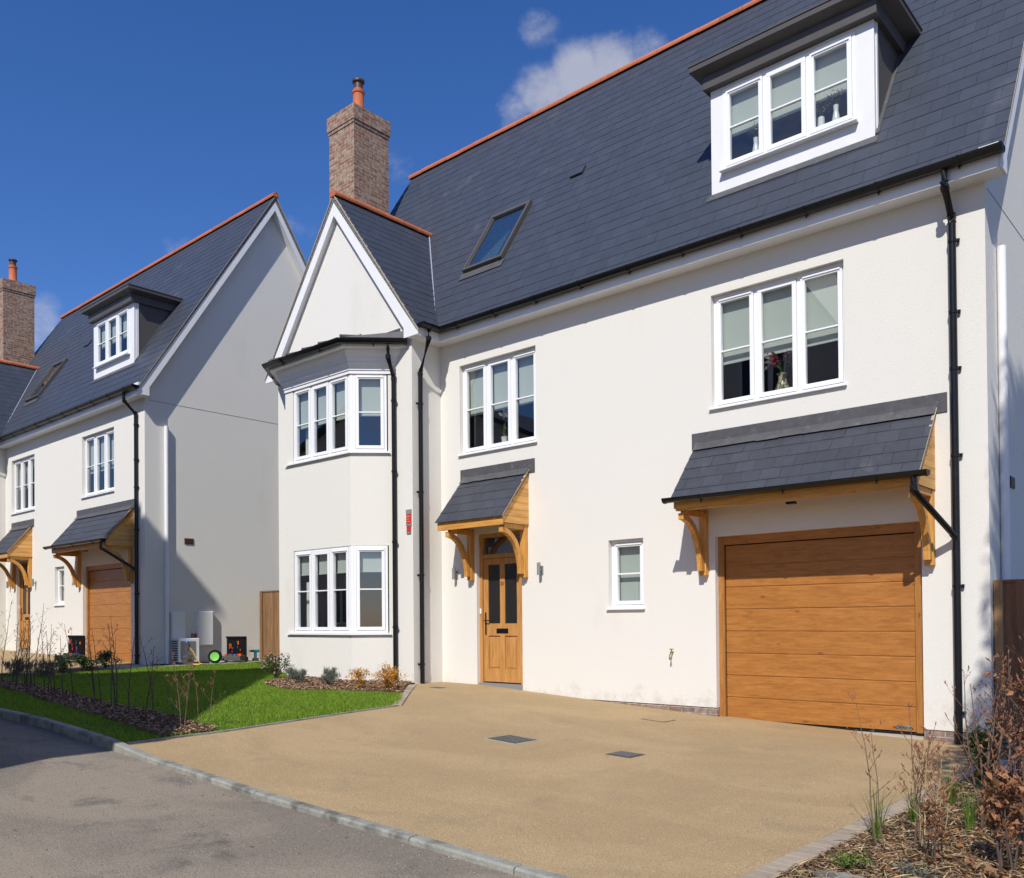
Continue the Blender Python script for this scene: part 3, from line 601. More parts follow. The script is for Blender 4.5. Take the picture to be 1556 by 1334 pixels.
    # ---- downpipes
    def pipe(path, r=.042, name='downpipe', clips=(), cdir=(1, 0, 0), parent=H, mt='black', joints=()):
        m_ = MB(); m_.tube(path, r, 12)
        for k in range(1, len(path) - 1): m_.tube([Vector(path[k]) + (Vector(path[k - 1]) - Vector(path[k])).normalized() * .05, path[k], Vector(path[k]) + (Vector(path[k + 1]) - Vector(path[k])).normalized() * .05], r * 1.17, 12)
        bx = Vector(path[-1]) if not joints else Vector(joints[0]); 
        for z in clips:
            c = Vector((path[-1][0], path[-1][1], z)); m_.tube([c - Vector((0, 0, .018)), c + Vector((0, 0, .018))], r * 1.2, 12)
            d = Vector(cdir); m_.tube([c, c + d * .07], .012, 6); m_.tube([c + d * .07 + Vector((0, 0, -.02)), c + d * .075 + Vector((0, 0, .02))], .016, 6)
        for z in joints_z.get(name, ()) if False else ():
            pass
        return m_.build(name, M[mt], parent, smooth=True)
    joints_z = {}
    XP = 10.84
    pipe([(XP, -.337, 6.17), (XP, -.337, 5.95), (XP, -.055, 5.68), (XP, -.055, -.36)], clips=(5.42, 3.95, 2.95, 1.45, .0, 4.6), cdir=(.8, .4, 0))
    pipe([(XW + .337, -.60, 6.17), (XW + .337, -.60, 5.95), (XW + .055, -.54, 5.45), (XW + .055, -.54, 0.0)], clips=(4.9, 3.35, 1.9, .35), cdir=(-.3, -.9, 0))
    pipe([(1.93, -.90, 5.93), (1.93, -.90, 5.72), (1.885, YW - .05, 5.42), (1.885, YW - .05, 0.02)], clips=(5.0, 3.75, 2.5, 1.0), cdir=(.9, -.2, 0))
    pipe([(XR + .055, .50, 5.42), (XR + .055, .50, -.25)], r=.05, mt='wpaint', name='soil_pipe'); pipe([(XR + .055, 3.75, 5.36), (XR + .055, 3.75, -.2)], r=.05, mt='wpaint', name='soil_pipe')
    # ---- windows
    window('window', H, T(W1[0], 0, W1[2]), W1[1] - W1[0], W1[3] - W1[2], 3, .59, vents=(0, 2))
    window('window', H, T(W2[0], 0, W2[2]), W2[1] - W2[0], W2[3] - W2[2], 3, .54, vents=(0, 2))
    window('window', H, T(W3[0], 0, W3[2]), W3[1] - W3[0], W3[3] - W3[2], 1, 1.0, vents=(0,))
    # ---- bay window
    def Q(o): return [(-.716 - .414 * o - (-YW * -1 - (YB - o)) if False else -.716 - .414 * o - (YW - (YB - o)), YW), (-.716 - .414 * o, YB - o), (1.27 + .414 * o, YB - o), (1.27 + .414 * o + (YW - (YB - o)), YW)]
    bw = MB()
    def band(m_, z0, z1, o0, o1):
        a, b = Q(o0), Q(o1)
        for k in range(3): m_.face([(*a[k], z0), (*a[k + 1], z0), (*b[k + 1], z1), (*b[k], z1)])
    zL0, zL1, zU0, zU1 = .90, 2.45, 4.12, 5.52
    for a, b in ((zb, zL0 - .03), (zL1, zU0 - .03), (zU1, 5.95)): band(bw, a, b, 0, 0)
    q = Q(0)
    for z0, z1 in ((zL0 - .03, zL1), (zU0 - .03, zU1)):
        bw.face([(-.716, YB, z0), (-.47, YB, z0), (-.47, YB, z1), (-.716, YB, z1)]); bw.face([(-.47, YB, z0), (-.47, YB + .15, z0), (-.47, YB + .15, z1), (-.47, YB, z1)])
        bw.face([(*q[0], z0), (*q[1], z0), (*q[1], z1), (*q[0], z1)])
        bw.face([(1.74, YB + .47, z0), (1.80, YW, z0), (1.80, YW, z1), (1.74, YB + .47, z1)]); bw.face([(1.74, YB + .47, z0), (1.63, YB + .58, z0), (1.63, YB + .58, z1), (1.74, YB + .47, z1)])
    for z in (zL0 - .03, zL1, zU0 - .03, zU1):     # reveals heads and bottoms
        i = Q(-.16); bw.face([(*q[1], z), (*q[2], z), (*i[2], z), (*i[1], z)]); bw.face([(*q[2], z), (*q[3], z), (*i[3], z), (*i[2], z)])
    bay = bw.build('bay_window', M['render'], H)
    for z0, z1, fr, cu in ((zL0, zL1, .27, True), (zU0, zU1, .52, True)):
        window('window_frame', bay, T(-.46, YB + .012, z0), 1.69, z1 - z0, 3, fr, False, False, bay, vents=(0, 2), curtain=cu)
        a = math.pi / 4
        window('window_frame', bay, T(1.298, YB + .034, z0, a), .60, z1 - z0, 1, fr, False, False, bay, vents=(0,))
        cp = MB(); cp.ext([(1.23, YB + .004), (1.268, YB + .004), (1.30, YB + .03), (1.27, YB + .1), (1.23, YB + .1)], 'z', z0, z1); cp.build('corner_post', M['white'], bay, bevel=.003)
        s = MB(); a_, b_ = Q(.05), Q(-.09)
        for k in (1, 2):
            e0 = a_[k] if k == 1 else a_[2]; 
            L0, L1 = a_[k], a_[k + 1]; I0, I1 = b_[k], b_[k + 1]
            if k == 1: L0 = (-.70 if z0 > 2 else -.66, L0[1]); I0 = (-.46, I0[1])
            if k == 2: L1 = (1.80, YB - .05 + (1.80 - 1.27 - .0207)); I1 = (1.73, YB + .48)
            s.ext([L0, L1, I1, I0], 'z', z0 - .032, z0 - .002)
        s.build('sill', M['white'], bay)
    co = MB()
    prof = [(5.50, .02), (5.56, .02), (5.56, .035), (5.62, .04), (5.66, .07), (5.70, .07), (5.70, .085), (5.78, .10), (5.83, .14), (5.86, .15), (5.90, .15), (5.90, .27), (6.0, .27)]
    for (z0, o0), (z1, o1) in zip(prof, prof[1:]): band(co, z0, z1, o0, o1)
    co.build('cornice', M['wpaint'], bay)
    br = MB(); e = Q(.29); zt = 6.06
    hL, hR = (-.35, YW, 6.36), (.95, YW, 6.36)
    br.face([(*e[1], zt), (*e[2], zt), hR, hL]); br.face([(*e[2], zt), (*e[3], zt), (e[3][0] - .1, YW, 6.2), hR]); br.face([(*e[0], zt), (*e[1], zt), hL, (e[0][0] + .1, YW, 6.2)])
    br.face([(*e[0], zt), (*e[3], zt), (*e[2], zt), (*e[1], zt)])
    br.tube([(*e[2], zt + .02), hR], .03, 6); br.tube([(*e[1], zt + .02), hL], .03, 6)
    for k in range(4): br.tube([(-.75 + k * .5, e[1][1] + .0, zt + .025), (-.4 + k * .38, YW, 6.39)], .028, 6)
    br.box(-1.3, .94, YW - .012, YW, 6.2, 6.41); br.box(.94, 2.02, YW - .014, YW, 6.05, 6.27)
    br.build('bay_roof', M['lead'], bay)
    g = Q(.33); gutter([(g[0][0] + .03, g[0][1] - .03, 6.015), (*g[1], 6.015), (*g[2], 6.015), (g[3][0] - .04, g[3][1] - .04, 6.015)], parent=bay, r=.082)
    # ---- front door
    d = MB(); y = .10
    d.box(DR[0], DR[0] + .065, y - .03, y + .07, -.0, 2.6); d.box(DR[1] - .095, DR[1], y - .03, y + .07, 0, 2.6); d.box(DR[0] + .065, DR[1] - .095, y - .029, y + .069, 2.53, 2.6); d.box(DR[0] + .065, DR[1] - .095, y - .029, y + .069, 2.17, 2.24)
    door = d.build('front_door', M['oak'], H, bevel=.004)
    lx0, lx1 = DR[0] + .07, DR[1] - .10
    dl = MB(); yl = y + .0
    dl.box(lx0, lx0 + .105, yl, yl + .045, .05, 2.165); dl.box(lx1 - .105, lx1, yl, yl + .045, .05, 2.165); mid = (lx0 + lx1) / 2
    dl.box(mid - .055, mid + .055, yl + .001, yl + .044, .25, 2.06)
    for z0, z1 in ((.05, .27), (.84, 1.05), (2.06, 2.165)): dl.box(lx0 + .105, lx1 - .105, yl + .002, yl + .043, z0, z1)
    for a, b in ((lx0 + .105, mid - .055), (mid + .055, lx1 - .105)):
        dl.box(a, b, yl + .022, yl + .035, .27, .84)
        dl.ext([(a + .03, .30), (b - .03, .30), (b - .03, .81), (a + .03, .81)], 'y', yl + .012, yl + .022)
    dl.build('door_leaf', M['oak'], door, bevel=.004)
    dg = MB()
    for a, b in ((lx0 + .105, mid - .055), (mid + .055, lx1 - .105)): dg.box(a, b, yl + .02, yl + .026, 1.05, 2.06)
    dg.build('door_glass', M['darkglass'], door)
    tg = MB(); tg.box(DR[0] + .065, DR[1] - .095, y + .03, y + .036, 2.24, 2.53); tg.build('transom_glass', M['glass'], door)
    hd = MB(); hd.box(lx0 + .035, lx0 + .065, yl - .008, yl, .86, 1.24); hd.tube([(lx0 + .05, yl - .05, 1.1), (lx0 + .05, yl, 1.1)], .01); hd.tube([(lx0 + .05, yl - .05, 1.1), (lx0 + .16, yl - .05, 1.1)], .009); hd.build('door_handle', M['black'], door)
    lb = MB(); lb.box(mid - .13, mid + .13, yl - .008, yl + .001, .885, .965); lb.box(mid - .11, mid + .11, yl - .014, yl - .008, .905, .945); lb.build('letter_box', M['black'], door)
    th = MB(); th.box(DR[0], DR[1], .03, .18, -.06, .03); th.build('threshold', M['grey'], door)
    db = MB(); db.box(DR[0] + .02, DR[0] + .045, y - .045, y - .03, 1.22, 1.31); db.build('doorbell', M['white'], door)
    txt('25', (mid, yl - .003, 1.70), .085, (R(90), 0, 0), M['black'], door, 'house_number')
    # ---- garage door
    gd = MB(); zg0, zg1 = -.315, 2.236; fx0, fx1 = GD[0], GD[1]
    a, b = fx0 + .093, fx1 - .118; zs = [-.285 + k * .3025 for k in range(8)] + [2.112]
    gd.box(a, b, .133, .158, -.28, 2.11)
    for k, (z0, z1) in enumerate(zip(zs, zs[1:])): gd.box(a, b, .125, .16, z0 + .006, z1 - .006)
    gdo = gd.build('garage_door', M['garage'], H, bevel=.006)
    for a_, b_ in ((fx0, fx0 + .085), (fx1 - .11, fx1)):
        gq = MB(); gq.box(a_, b_, .085, .15, zg0 + .03, zg1); gq.build('door_post', M['garagev'], gdo, bevel=.004)
    gh = MB(); gh.box(fx0 + .085, fx1 - .11, .088, .15, 2.12, zg1); gh.build('header_panel', M['garage'], gdo, bevel=.004)
    se = MB(); se.box(a - .02, b + .02, .12, .17, zg0, -.287); se.box(fx0, fx0 + .085, .084, .151, zg0 - .01, zg0 + .03); se.box(fx1 - .11, fx1, .084, .151, zg0 - .01, zg0 + .03); se.box(a - .008, a, .128, .16, -.29, 2.12); se.box(b, b + .008, .128, .16, -.29, 2.12); se.build('rubber_seal', M['black'], gdo)
    tb = MB(); tb.box(fx0, fx1, -.035, .2, -.6, -.318); tb.build('concrete_sill', M['slab'], gdo)
    bd = MB(); bd.box(10.08, 10.27, .120, .125, -.255, -.205); bdo = bd.build('name_badge', M['kerb'], gdo)
    txt('HÖRMANN', (10.175, .1185, -.25), .046, (R(90), 0, 0), M['black'], gdo, 'badge_lettering')
    # ---- canopies
    def canopy(x0, x1, zt, zf, dep, brx, posts, gut, parent):
        ln = math.hypot(dep, zt - zf); cb = MB(); sg = (zt - zf) / dep
        cb.ext([(-.01, zt - .02), (-.01, zt - .12), (-dep + .02, zf - .05), (-dep, zf - .02)], 'x', x0 + .03, x1 - .03)
        can = cb.build('canopy', M['pine'], parent)
        s = MB(); slates(s, (x0, -dep - .03, zf - .03 * sg), (1, 0, 0), (0, dep, zt - zf), x1 - x0, ln * .93, .205, .27, 11 + int(x0)); s.build('slates', [M['slate2'], M['slatedge']], can)
        fl = MB(); fl.box(x0 - .06, x1 + .11, -.015, -.0, zt - .07, zt + .155)
        v = Vector((0, -dep, zf - zt)).normalized(); pa = Vector((0, -.01, zt + .012)); k = 10
        for i in range(k):
            xa, xb = x0 + (x1 - x0) * i / k, x0 + (x1 - x0) * (i + 1) / k; wv = random.uniform(-.008, .008)
            e = pa + v * (.17 + wv); fl.face([(xa, pa.y, pa.z + .01), (xb, pa.y, pa.z + .01), (xb, e.y, e.z + .022), (xa, e.y, e.z + .02)])
        fl.build('flashing', M['lead'], can)
        for xs in (x0 + .03, x1 - .055):
            ck = MB(); nb = 8; z = zf - .14; hh = (zt - z) / nb
            for i in range(nb):
                za, zb_ = z + i * hh + .003, z + (i + 1) * hh - .001
                def yy(z_): return -min(dep - .03, max(0, (zt - .05 - z_) / sg)) 
                if zt - .05 - za > .02: ck.ext([(-.001, za), (yy(za), za), (yy(zb_), zb_), (-.001, zb_)], 'x', xs, xs + .025)
            ck.build('cheek_boards', M['pinec'], can)
        bm = MB(); bm.box(x0 + .065, x1 - .065, -dep + .02, -dep + .09, zf - .17, zf - .04); bm.box(x0 + .02, x1 - .02, -dep + .002, -dep + .02, zf - .175, zf - .035) if not gut else None
        bm.build('front_beam', M['pine'], can, bevel=.004)
        vr = MB(); 
        vr.ext([(0, zt - .005), (-dep - .02, zf - .045), (-dep - .02, zf - .025), (0, zt + .012)], 'x', x1 - .03, x1 + .004); vr.build('verge_strip', M['mortar'], can)
        zp = brx[2]
        for xb in brx[:2]:
            b_ = MB(); b_.box(xb, xb + .10, -.09, -.001, zp, zf - .14); b_.box(xb + .012, xb + .088, -dep + .1, -.09, zf - .22, zf - .141)
            n = 10; R0 = dep - .16; top = zf - .20; bot = zp + .06
            cy, cz = -dep + .04, bot; outer = []; inner = []
            for i in range(n + 1):
                t = math.pi / 2 * i / n; ry, rz = dep - .13, top - bot
                outer.append((cy + ry * math.cos(t), cz + rz * math.sin(t))); inner.append((cy + (ry - .085) * math.cos(t), cz + (rz - .085) * math.sin(t)))
            for i in range(n): b_.ext([outer[i], outer[i + 1], inner[i + 1], inner[i]], 'x', xb + .012, xb + .088)
            b_.build('bracket', M['pinev'], can, bevel=.004)
        if gut: gutter([(x0 - .05, -dep - .085, zf - .005), (x1 + .12, -dep - .085, zf - .012)], parent=can, step=1.1, r=.064)
        return can
    can = canopy(7.47, 10.64, 3.55, 2.72, .70, (7.55, 10.50, 1.70), 2, True, H)
    pipe([(10.60, -.775, 2.66), (10.60, -.775, 2.50), (XP - .01, -.07, 2.02), (XP, -.06, 1.98)], r=.036, parent=can, name='canopy_downpipe')
    sn = MB(); sn.box(9.0, 9.12, -.5, -.44, 2.52, 2.55); sn.build('sensor', M['black'], can)
    canopy(2.87, 4.40, 3.59, 2.80, .66, (3.03, 4.25, 1.80), 2, False, H)
    # ---- wall lights, tap, alarm plates
    for xl, zl in ((2.70, 1.93), (4.645, 1.93)):
        m_ = MB(); m_.tube([(xl, -.09, zl - .1), (xl, -.09, zl + .1)], .03, 12); m_.tube([(xl + .0, -.09, zl - .015), (xl, 0, zl - .015)], .014, 8); m_.box(xl - .025, xl + .025, -.015, 0, zl - .09, zl + .05); m_.build('wall_light', M['grey'], H, smooth=False)
    m_ = MB(); m_.tube([(7.06, 0, .62), (7.06, -.05, .62), (7.06, -.08, .60), (7.06, -.085, .55)], .010, 8); m_.tube([(7.06, -.04, .62), (7.06, -.04, .665)], .008, 6); m_.tube([(7.03, -.04, .67), (7.09, -.04, .67)], .007, 6); m_.lathe([(.014, 0), (.014, .03)], (7.06, -.085, .52), 8); m_.build('garden_tap', M['brass'], H, smooth=True)
    if True:
        al = MB(); al.box(2.155, 2.28, YW - .02, YW, 2.80, 2.97); al.box(2.165, 2.27, YW - .02, YW, 2.66, 2.755); ap = al.build('alarm_plate', M['red'], H, bevel=.003)
        al = MB(); al.box(2.153, 2.282, YW - .022, YW, 2.972, 3.05); al.build('plate_band', M['grey'], ap); al = MB(); al.box(2.153, 2.282, YW - .022, YW, 2.765, 2.798); al.build('plate_band', M['grey'], ap); al = MB(); al.box(2.165, 2.27, YW - .021, YW, 2.63, 2.658); al.build('plate_band', M['grey'], ap)
        al = MB()
        for k in range(3): al.box(2.168, 2.26 - .02 * (k % 2), YW - .0225, YW - .02, 2.835 + k * .045, 2.845 + k * .045)
        al.build('plate_lettering', M['pinkleaf'], ap)
    # meter boxes and switch
    for y0, y1, z0, z1 in ((.585, .935, .34, 1.03), (1.24, 1.66, .2, 1.04)):
        m_ = MB(); m_.box(XR, XR + .11, y0, y1, z0, z1); m_.box(XR + .11, XR + .125, y0 + .015, y1 - .015, z0 + .015, z1 - .015); m_.build('meter_box', M['wpaint'], H, bevel=.008)
    m_ = MB(); m_.box(XR, XR + .07, 1.13, 1.27, .36, .5); sw = m_.build('isolator_switch', M['grey'], H); m_ = MB(); m_.box(XR + .07, XR + .085, 1.17, 1.25, .38, .48); m_.build('switch_knob', M['red'], sw)
    # ---- chimney
    c = MB(); cx0, cx1, cy0, cy1 = -2.62, -1.72, 1.28, 2.28
    c.box(cx0, cx1, cy0, cy1, -1, 12.22); c.box(cx0 - .018, cx1 + .018, cy0 - .018, cy1 + .018, 12.22, 12.29); c.box(cx0 - .036, cx1 + .036, cy0 - .036, cy1 + .036, 12.29, 12.62)
    ch = c.build('chimney', M['brick'], H)
    f = MB(); f.ext([(cx0 + .05, 12.62), (cx1 - .05, 12.62), (-1.98, 12.70), (-2.3, 12.70)], 'y', cy0 + .05, cy1 - .05); f.build('flaunching', M['mortar'], ch)
    po = MB(); po.lathe([(.14, 0), (.15, .05), (.125, .08), (.125, .48), (.145, .5), (.145, .55), (.11, .56), (.11, .6)], (-2.1, 1.72, 12.68), 20); po.build('chimney_pot', M['terra'], ch, smooth=True)
    po = MB(); po.lathe([(.10, 0), (.10, .16), (.14, .18), (.14, .22), (.03, .26)], (-2.1, 1.72, 13.26), 16)
    po.build('pot_cowl', M['brown'], ch, smooth=True)
    # ---- dormer
    X0, X1, z0, z1, yd = 7.55, 9.845, 7.18, 8.68, .38
    d = MB(); wx0, wx1, wz0, wz1 = 7.745, 9.615, 7.47, 8.63
    d.box(X0, wx0, yd, yd + .06, z0, z1); d.box(wx1, X1, yd, yd + .06, z0, z1); d.box(wx0, wx1, yd + .001, yd + .06, z0, wz0); d.box(wx0, wx1, yd + .001, yd + .06, wz1, z1)
    d.box(X1 - .03, X1 + .012, yd + .062, yd + .12, z0 + .08, z1)
    dor = d.build('dormer', M['wpaint'], H, bevel=.004)
    window('window_frame', dor, T(wx0, yd - .008, wz0), wx1 - wx0, wz1 - wz0, 3, .56, False, False, dor, vents=(0, 2))
    m_ = MB(); m_.ext([(yd - .10, wz0 - .035), (yd + .02, wz0 - .035), (yd + .02, wz0 + .004), (yd - .10, wz0 - .008)], 'x', wx0 - .03, wx1 + .03); m_.build('sill', M['white'], dor, bevel=.003)
    k = MB(); yt = (9.0 - ZE) / SM - YE
    for xa, xb in ((X0, X0 + .04), (X1 - .04, X1)): k.ext([(yd + .061, z0 + .05), (yd + .061, 8.9), (yt, 8.9), (yt, 8.8)], 'x', xa, xb)
    k.box(X0 + .04, X1 - .04, 2.2, 2.25, 7.0, 8.7)
    k.build('cheek', M['greyfascia'], dor)
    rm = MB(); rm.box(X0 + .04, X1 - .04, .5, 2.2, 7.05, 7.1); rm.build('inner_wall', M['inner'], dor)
    hd = MB()
    bx0, bx1 = X0 - .04, X1 + .04
    hd.box(bx0 - .03, bx1 + .03, yd - .11, yt + .1, z1 + .001, 8.86)
    # splayed cove and fascia cap
    ox0, ox1, oy = 7.34, X1 + .24, .13
    lo = [(bx0, yd - .10), (bx1, yd - .10), (bx1, yt + .15), (bx0, yt + .15)]; up = [(ox0, oy), (ox1, oy), (ox1, yt + .15), (ox0, yt + .15)]
    for i in (0, 1, 3): j = (i + 1) % 4; hd.face([(*lo[i], 8.86), (*lo[j], 8.86), (*up[j], 8.925), (*up[i], 8.925)])
    hd.box(ox0, ox1, oy, yt + .22, 8.925, 9.0); hd.box(ox0 - .012, ox1 + .012, oy - .012, yt + .25, 9.0, 9.022)
    hd.build('dormer_roof', M['greyfascia'], dor, bevel=.003)
    ap = MB(); yq = yd - .10
    ap.face([(X0 - .05, yd, z0 + .01), (X1 + .05, yd, z0 + .01), (X1 + .05, yq, roofz(yq) + .024), (X0 - .05, yq, roofz(yq) + .024)])
    ap.face([(X1, yd, roofz(yd) + .022), (X1 + .05, yd, roofz(yd) + .022), (X1 + .05, yt, roofz(yt) + .022), (X1, yt, roofz(yt) + .022)])
    ap.build('flashing', M['lead'], dor)
    # ---- roof window + vent
    def rp(x, y, lift): n = Vector((0, -SM, 1)).normalized(); return Vector((x, y, roofz(y))) + n * lift
    sk = MB(); x0, x1, y0, y1 = 2.36, 3.33, .58, 1.42
    def rbox(m_, xa, xb, ya, yb, l0, l1):
        i = [m_.pt(p) for p in [rp(xa, ya, l0), rp(xb, ya, l0), rp(xb, yb, l0), rp(xa, yb, l0), rp(xa, ya, l1), rp(xb, ya, l1), rp(xb, yb, l1), rp(xa, yb, l1)]]
        for a in ((0, 3, 2, 1), (4, 5, 6, 7), (0, 1, 5, 4), (1, 2, 6, 5), (2, 3, 7, 6), (3, 0, 4, 7)): m_.f.append([i[q_] for q_ in a]); m_.mi.append(0)
    for a in ((x0, x0 + .055, y0, y1), (x1 - .055, x1, y0, y1), (x0 + .055, x1 - .055, y0, y0 + .035), (x0 + .055, x1 - .055, y1 - .045, y1)): rbox(sk, *a, -.02, .085)
    for a in ((x0 + .055, x0 + .075, y0 + .035, y1 - .045), (x1 - .075, x1 - .055, y0 + .035, y1 - .045)): rbox(sk, *a, -.02, .06)
    sko = sk.build('roof_window', M['greyfascia'], H, bevel=.004)
    g = MB(); rbox(g, x0 + .06, x1 - .06, y0 + .03, y1 - .04, .035, .045); g.build('pane', M['skyglass'], sko)
    g = MB(); rbox(g, x0 + .10, x1 - .10, y0 + .05, y1 - .07, .018, .02); g.build('blind', M['blind'], sko) if False else None
    g = MB(); rbox(g, x0 + .0, x1 + .0, y0 + .0, y1, .014, .018); g.build('inner_lining', M['grey'], sko); g = MB(); g.face([rp(x0 + .25, y0 + .06, .022), rp(x1 - .22, y0 + .06, .022), rp(x1 - .22, y0 + .5, .022)]); g.build('blind', M['blind'], sko)
    g = MB(); rbox(g, x0 - .05, x1 + .05, y0 - .10, y0, .012, .02); g.build('flashing', M['lead'], sko)
    v = MB(); rbox(v, 4.08, 4.36, 1.58, 1.70, .01, .045); v.build('roof_vent', M['slate'], H, bevel=.006)
    return H
def txt(s, loc, size, rot, m, parent, name):
    cu = bpy.data.curves.new(name, 'FONT'); cu.body = s; cu.size = size; cu.align_x = 'CENTER'; cu.extrude = .0008
    o = bpy.data.objects.new(name, cu); C.objects.link(o); o.location = loc; o.rotation_euler = rot
    bpy.context.view_layer.update(); dg = bpy.context.evaluated_depsgraph_get()
    me = bpy.data.meshes.new_from_object(o.evaluated_get(dg)); mw = o.matrix_world.copy(); bpy.data.objects.remove(o); me.transform(mw)
    me.materials.clear(); me.materials.append(m); q = bpy.data.objects.new(name, me); C.objects.link(q); q.parent = parent; return q

house = make_house()
tag(house, 'large white rendered house in the foreground with wooden garage door and square bay', 'house', 'white rendered slate roofed houses')
OFF = Vector((-17.3885, -1.3384, .3502))
house2 = copy_tree(house); house2.location = OFF
tag(house2, 'white rendered house on the left, farther away, its plain side gable half in shade', 'house', 'white rendered slate roofed houses')

# ------------------------------------------------------------ houses across the street (reflected, and casting the long shadows)
def far_house(name, label, gx0, gx1, yf, yb, ez, apex, az, chim, over=.35, wins=(), cat='house'):
    H = empty(name, ((gx0 + gx1) / 2, yf, G((gx0 + gx1) / 2))); inv = Matrix.Translation(-H.location)
    def nb(): m_ = MB(); m_.m = inv; return m_
    w = nb(); g0 = G(gx0) - 1
    w.ext([(gx0, g0), (gx1, g0), (gx1, ez), (apex, az - .25), (gx0, ez)], 'y', yb, yf); w.build('wall', M['render'], H)
    r = nb(); sR = (az - ez + .3) / (gx1 + over - apex); sL = (az - ez + .3) / (apex - gx0 + over)
    r.ext([(gx0 - over, ez - .3), (apex, az), (gx1 + over, ez - .3), (gx1 + over, ez - .45), (apex, az - .2), (gx0 - over, ez - .45)], 'y', yb - .25, yf + .25); r.build('roof', M['slate'], H)
    for (a, b, c, d, t) in chim:
        c_ = nb(); c_.box(a, b, c, d, ez - .5, t - .25); c_.box(a - .05, b + .05, c - .05, d + .05, t - .25, t); ch = c_.build('chimney', M['brick'], H)
        p_ = nb(); p_.lathe([(.16, 0), (.14, .5), (.17, .52), (.17, .6)], ((a + b) / 2 - .3, (c + d) / 2, t), 12); p_.build('chimney_pot', M['terra'], ch)
    for (a, b, c, d) in wins:
        f = nb(); f.box(a, b, yf, yf + .05, c, d); fo = f.build('window', M['white'], H)
        n = 3 if b - a > 1.2 else 1
        for i in range(n):
            q = nb(); xa = a + (b - a) * i / n + .08; xb = a + (b - a) * (i + 1) / n - .08; q.box(xa, xb, yf + .05, yf + .055, c + .08, d - .08); q.build('pane', M['darkglass'], fo)
    tag(H, label, cat, 'houses across the street'); return H
far_house('detached_house', 'white gabled house across the street, behind the camera, its roof shading the lawn', -2.6, 6.8, -12, -21, 5.9, 2.05, 13.0, [(-2.28, -1.04, -13, -12.2, 15.3)],
          wins=[(4.4, 6.2, 3.7, 5.2), (1.9, 3.7, 3.7, 5.2), (2, 3.4, 7.2, 8.6), (4.4, 6.2, 1, 2.4), (-1.6, .2, 1, 2.4), (1.6, 2.6, .2, 2.3)])
far_house('detached_house', 'long low white house across the street, far left behind the camera', -19, -2.7, -11.4, -19, 6.4, -10, 9.6, [], wins=[(-5, -3, 1, 2.4), (-5, -3, 3.6, 5), (-9, -7, 3.6, 5), (-13, -11, 1, 2.4)])
def conifer():  # unseen conifer, added with a crown shaped to shade the garage corner
    bx, by = 15.75, -6.6; H = empty('added_shade_conifer', (bx, by, G(bx))); b = MB(); b.tube([(0, 0, -.2), (0, .05, 3), (.02, 0, 9), (0, 0, 15)], [.16, .14, .10, .02], 10); b.build('trunk', M['twigd'], H)
    r = np.random.default_rng(77); n = 42000; zc = r.uniform(5.5, 15.3, n); R_ = np.interp(zc, [5.5, 6.3, 8, 9, 11, 12.5, 14, 15.3], [2.6, 2.45, 1.92, 1.75, 1.65, 1.5, .9, .05]); a = r.uniform(0, 6.283, n); q = np.sqrt(r.uniform(.2, 1, n)) * R_ * (1 + .05 * np.sin(zc * 9))
    P = np.stack([np.cos(a) * q, np.sin(a) * q, zc + .2], 1)
    b = MB(); b.lathe([(.1, 5.6), (2.35, 5.8), (1.72, 8), (1.55, 11), (1.3, 12.6), (.7, 14), (.03, 15.1)], n=18); b.build('inner_foliage', M['evergreen'], H)
    bits(P, r, .08, .2, 'crown', M['evergreen'], H, lift=0, flat=1.0, asp=1.8, fold=.4)
    tag(H, 'unseen pointed conifer added right of the view, shaped to shade the garage corner', 'tree')

# ------------------------------------------------------------ fence, gate
def fence(name, label, cat, x0, x1, y, z0, z1, bm, pm, gravel=True):
    H = empty(name, (x0, y, z0)); inv = Matrix.Translation(-H.location)
    def nb(): m_ = MB(); m_.m = inv; return m_
    b = nb(); x = x0 + .095; i = 0
    while x < x1:
        w = .125; b.ext([(x, y - .012 - .008 * (i % 2)), (x + w, y - .004), (x + w, y + .012), (x, y + .012)], 'z', z0 + (.17 if gravel else .04), z1 - .02 + random.uniform(-.004, .004)); x += .108; i += 1
    b.build('boards', bm, H); r = nb(); r.box(x0 + .09, x1, y - .03, y + .03, z1 - .018, z1 + .012); r.build('capping_rail', bm, H)
    p = nb(); p.box(x0, x0 + .088, y - .05, y + .05, z0 - .2, z1 + .01); p.build('post', pm, H)
    p = nb(); p.box(x1, x1 + .09, y - .05, y + .05, z0 - .2, z1 + .02); p.build('post', pm, H)
    if gravel: g = nb(); g.box(x0 + .09, x1, y - .02, y + .02, z0 - .1, z0 + .165); g.build('gravel_board', M['concrete'], H)
    return tag(H, label, cat)
fence('wooden_fence', 'tall brown close boarded fence at the right edge beside the garage corner', 'fence', 11.185, 14.4, .14, -.34, 1.50, M['fence'], M['fencen'])
g = fence('wooden_gate', 'light brown boarded side gate in the gap between the two houses', 'gate', -6.19, -5.16, 1.72, .13, 1.90, M['gatew'], M['gatew'], False)
m_ = MB(); m_.m = Matrix.Translation(-g.location); m_.box(-5.05, -1.78, 1.68, 1.76, .1, 1.92); m_.build('side_panel', M['gatew'], g)

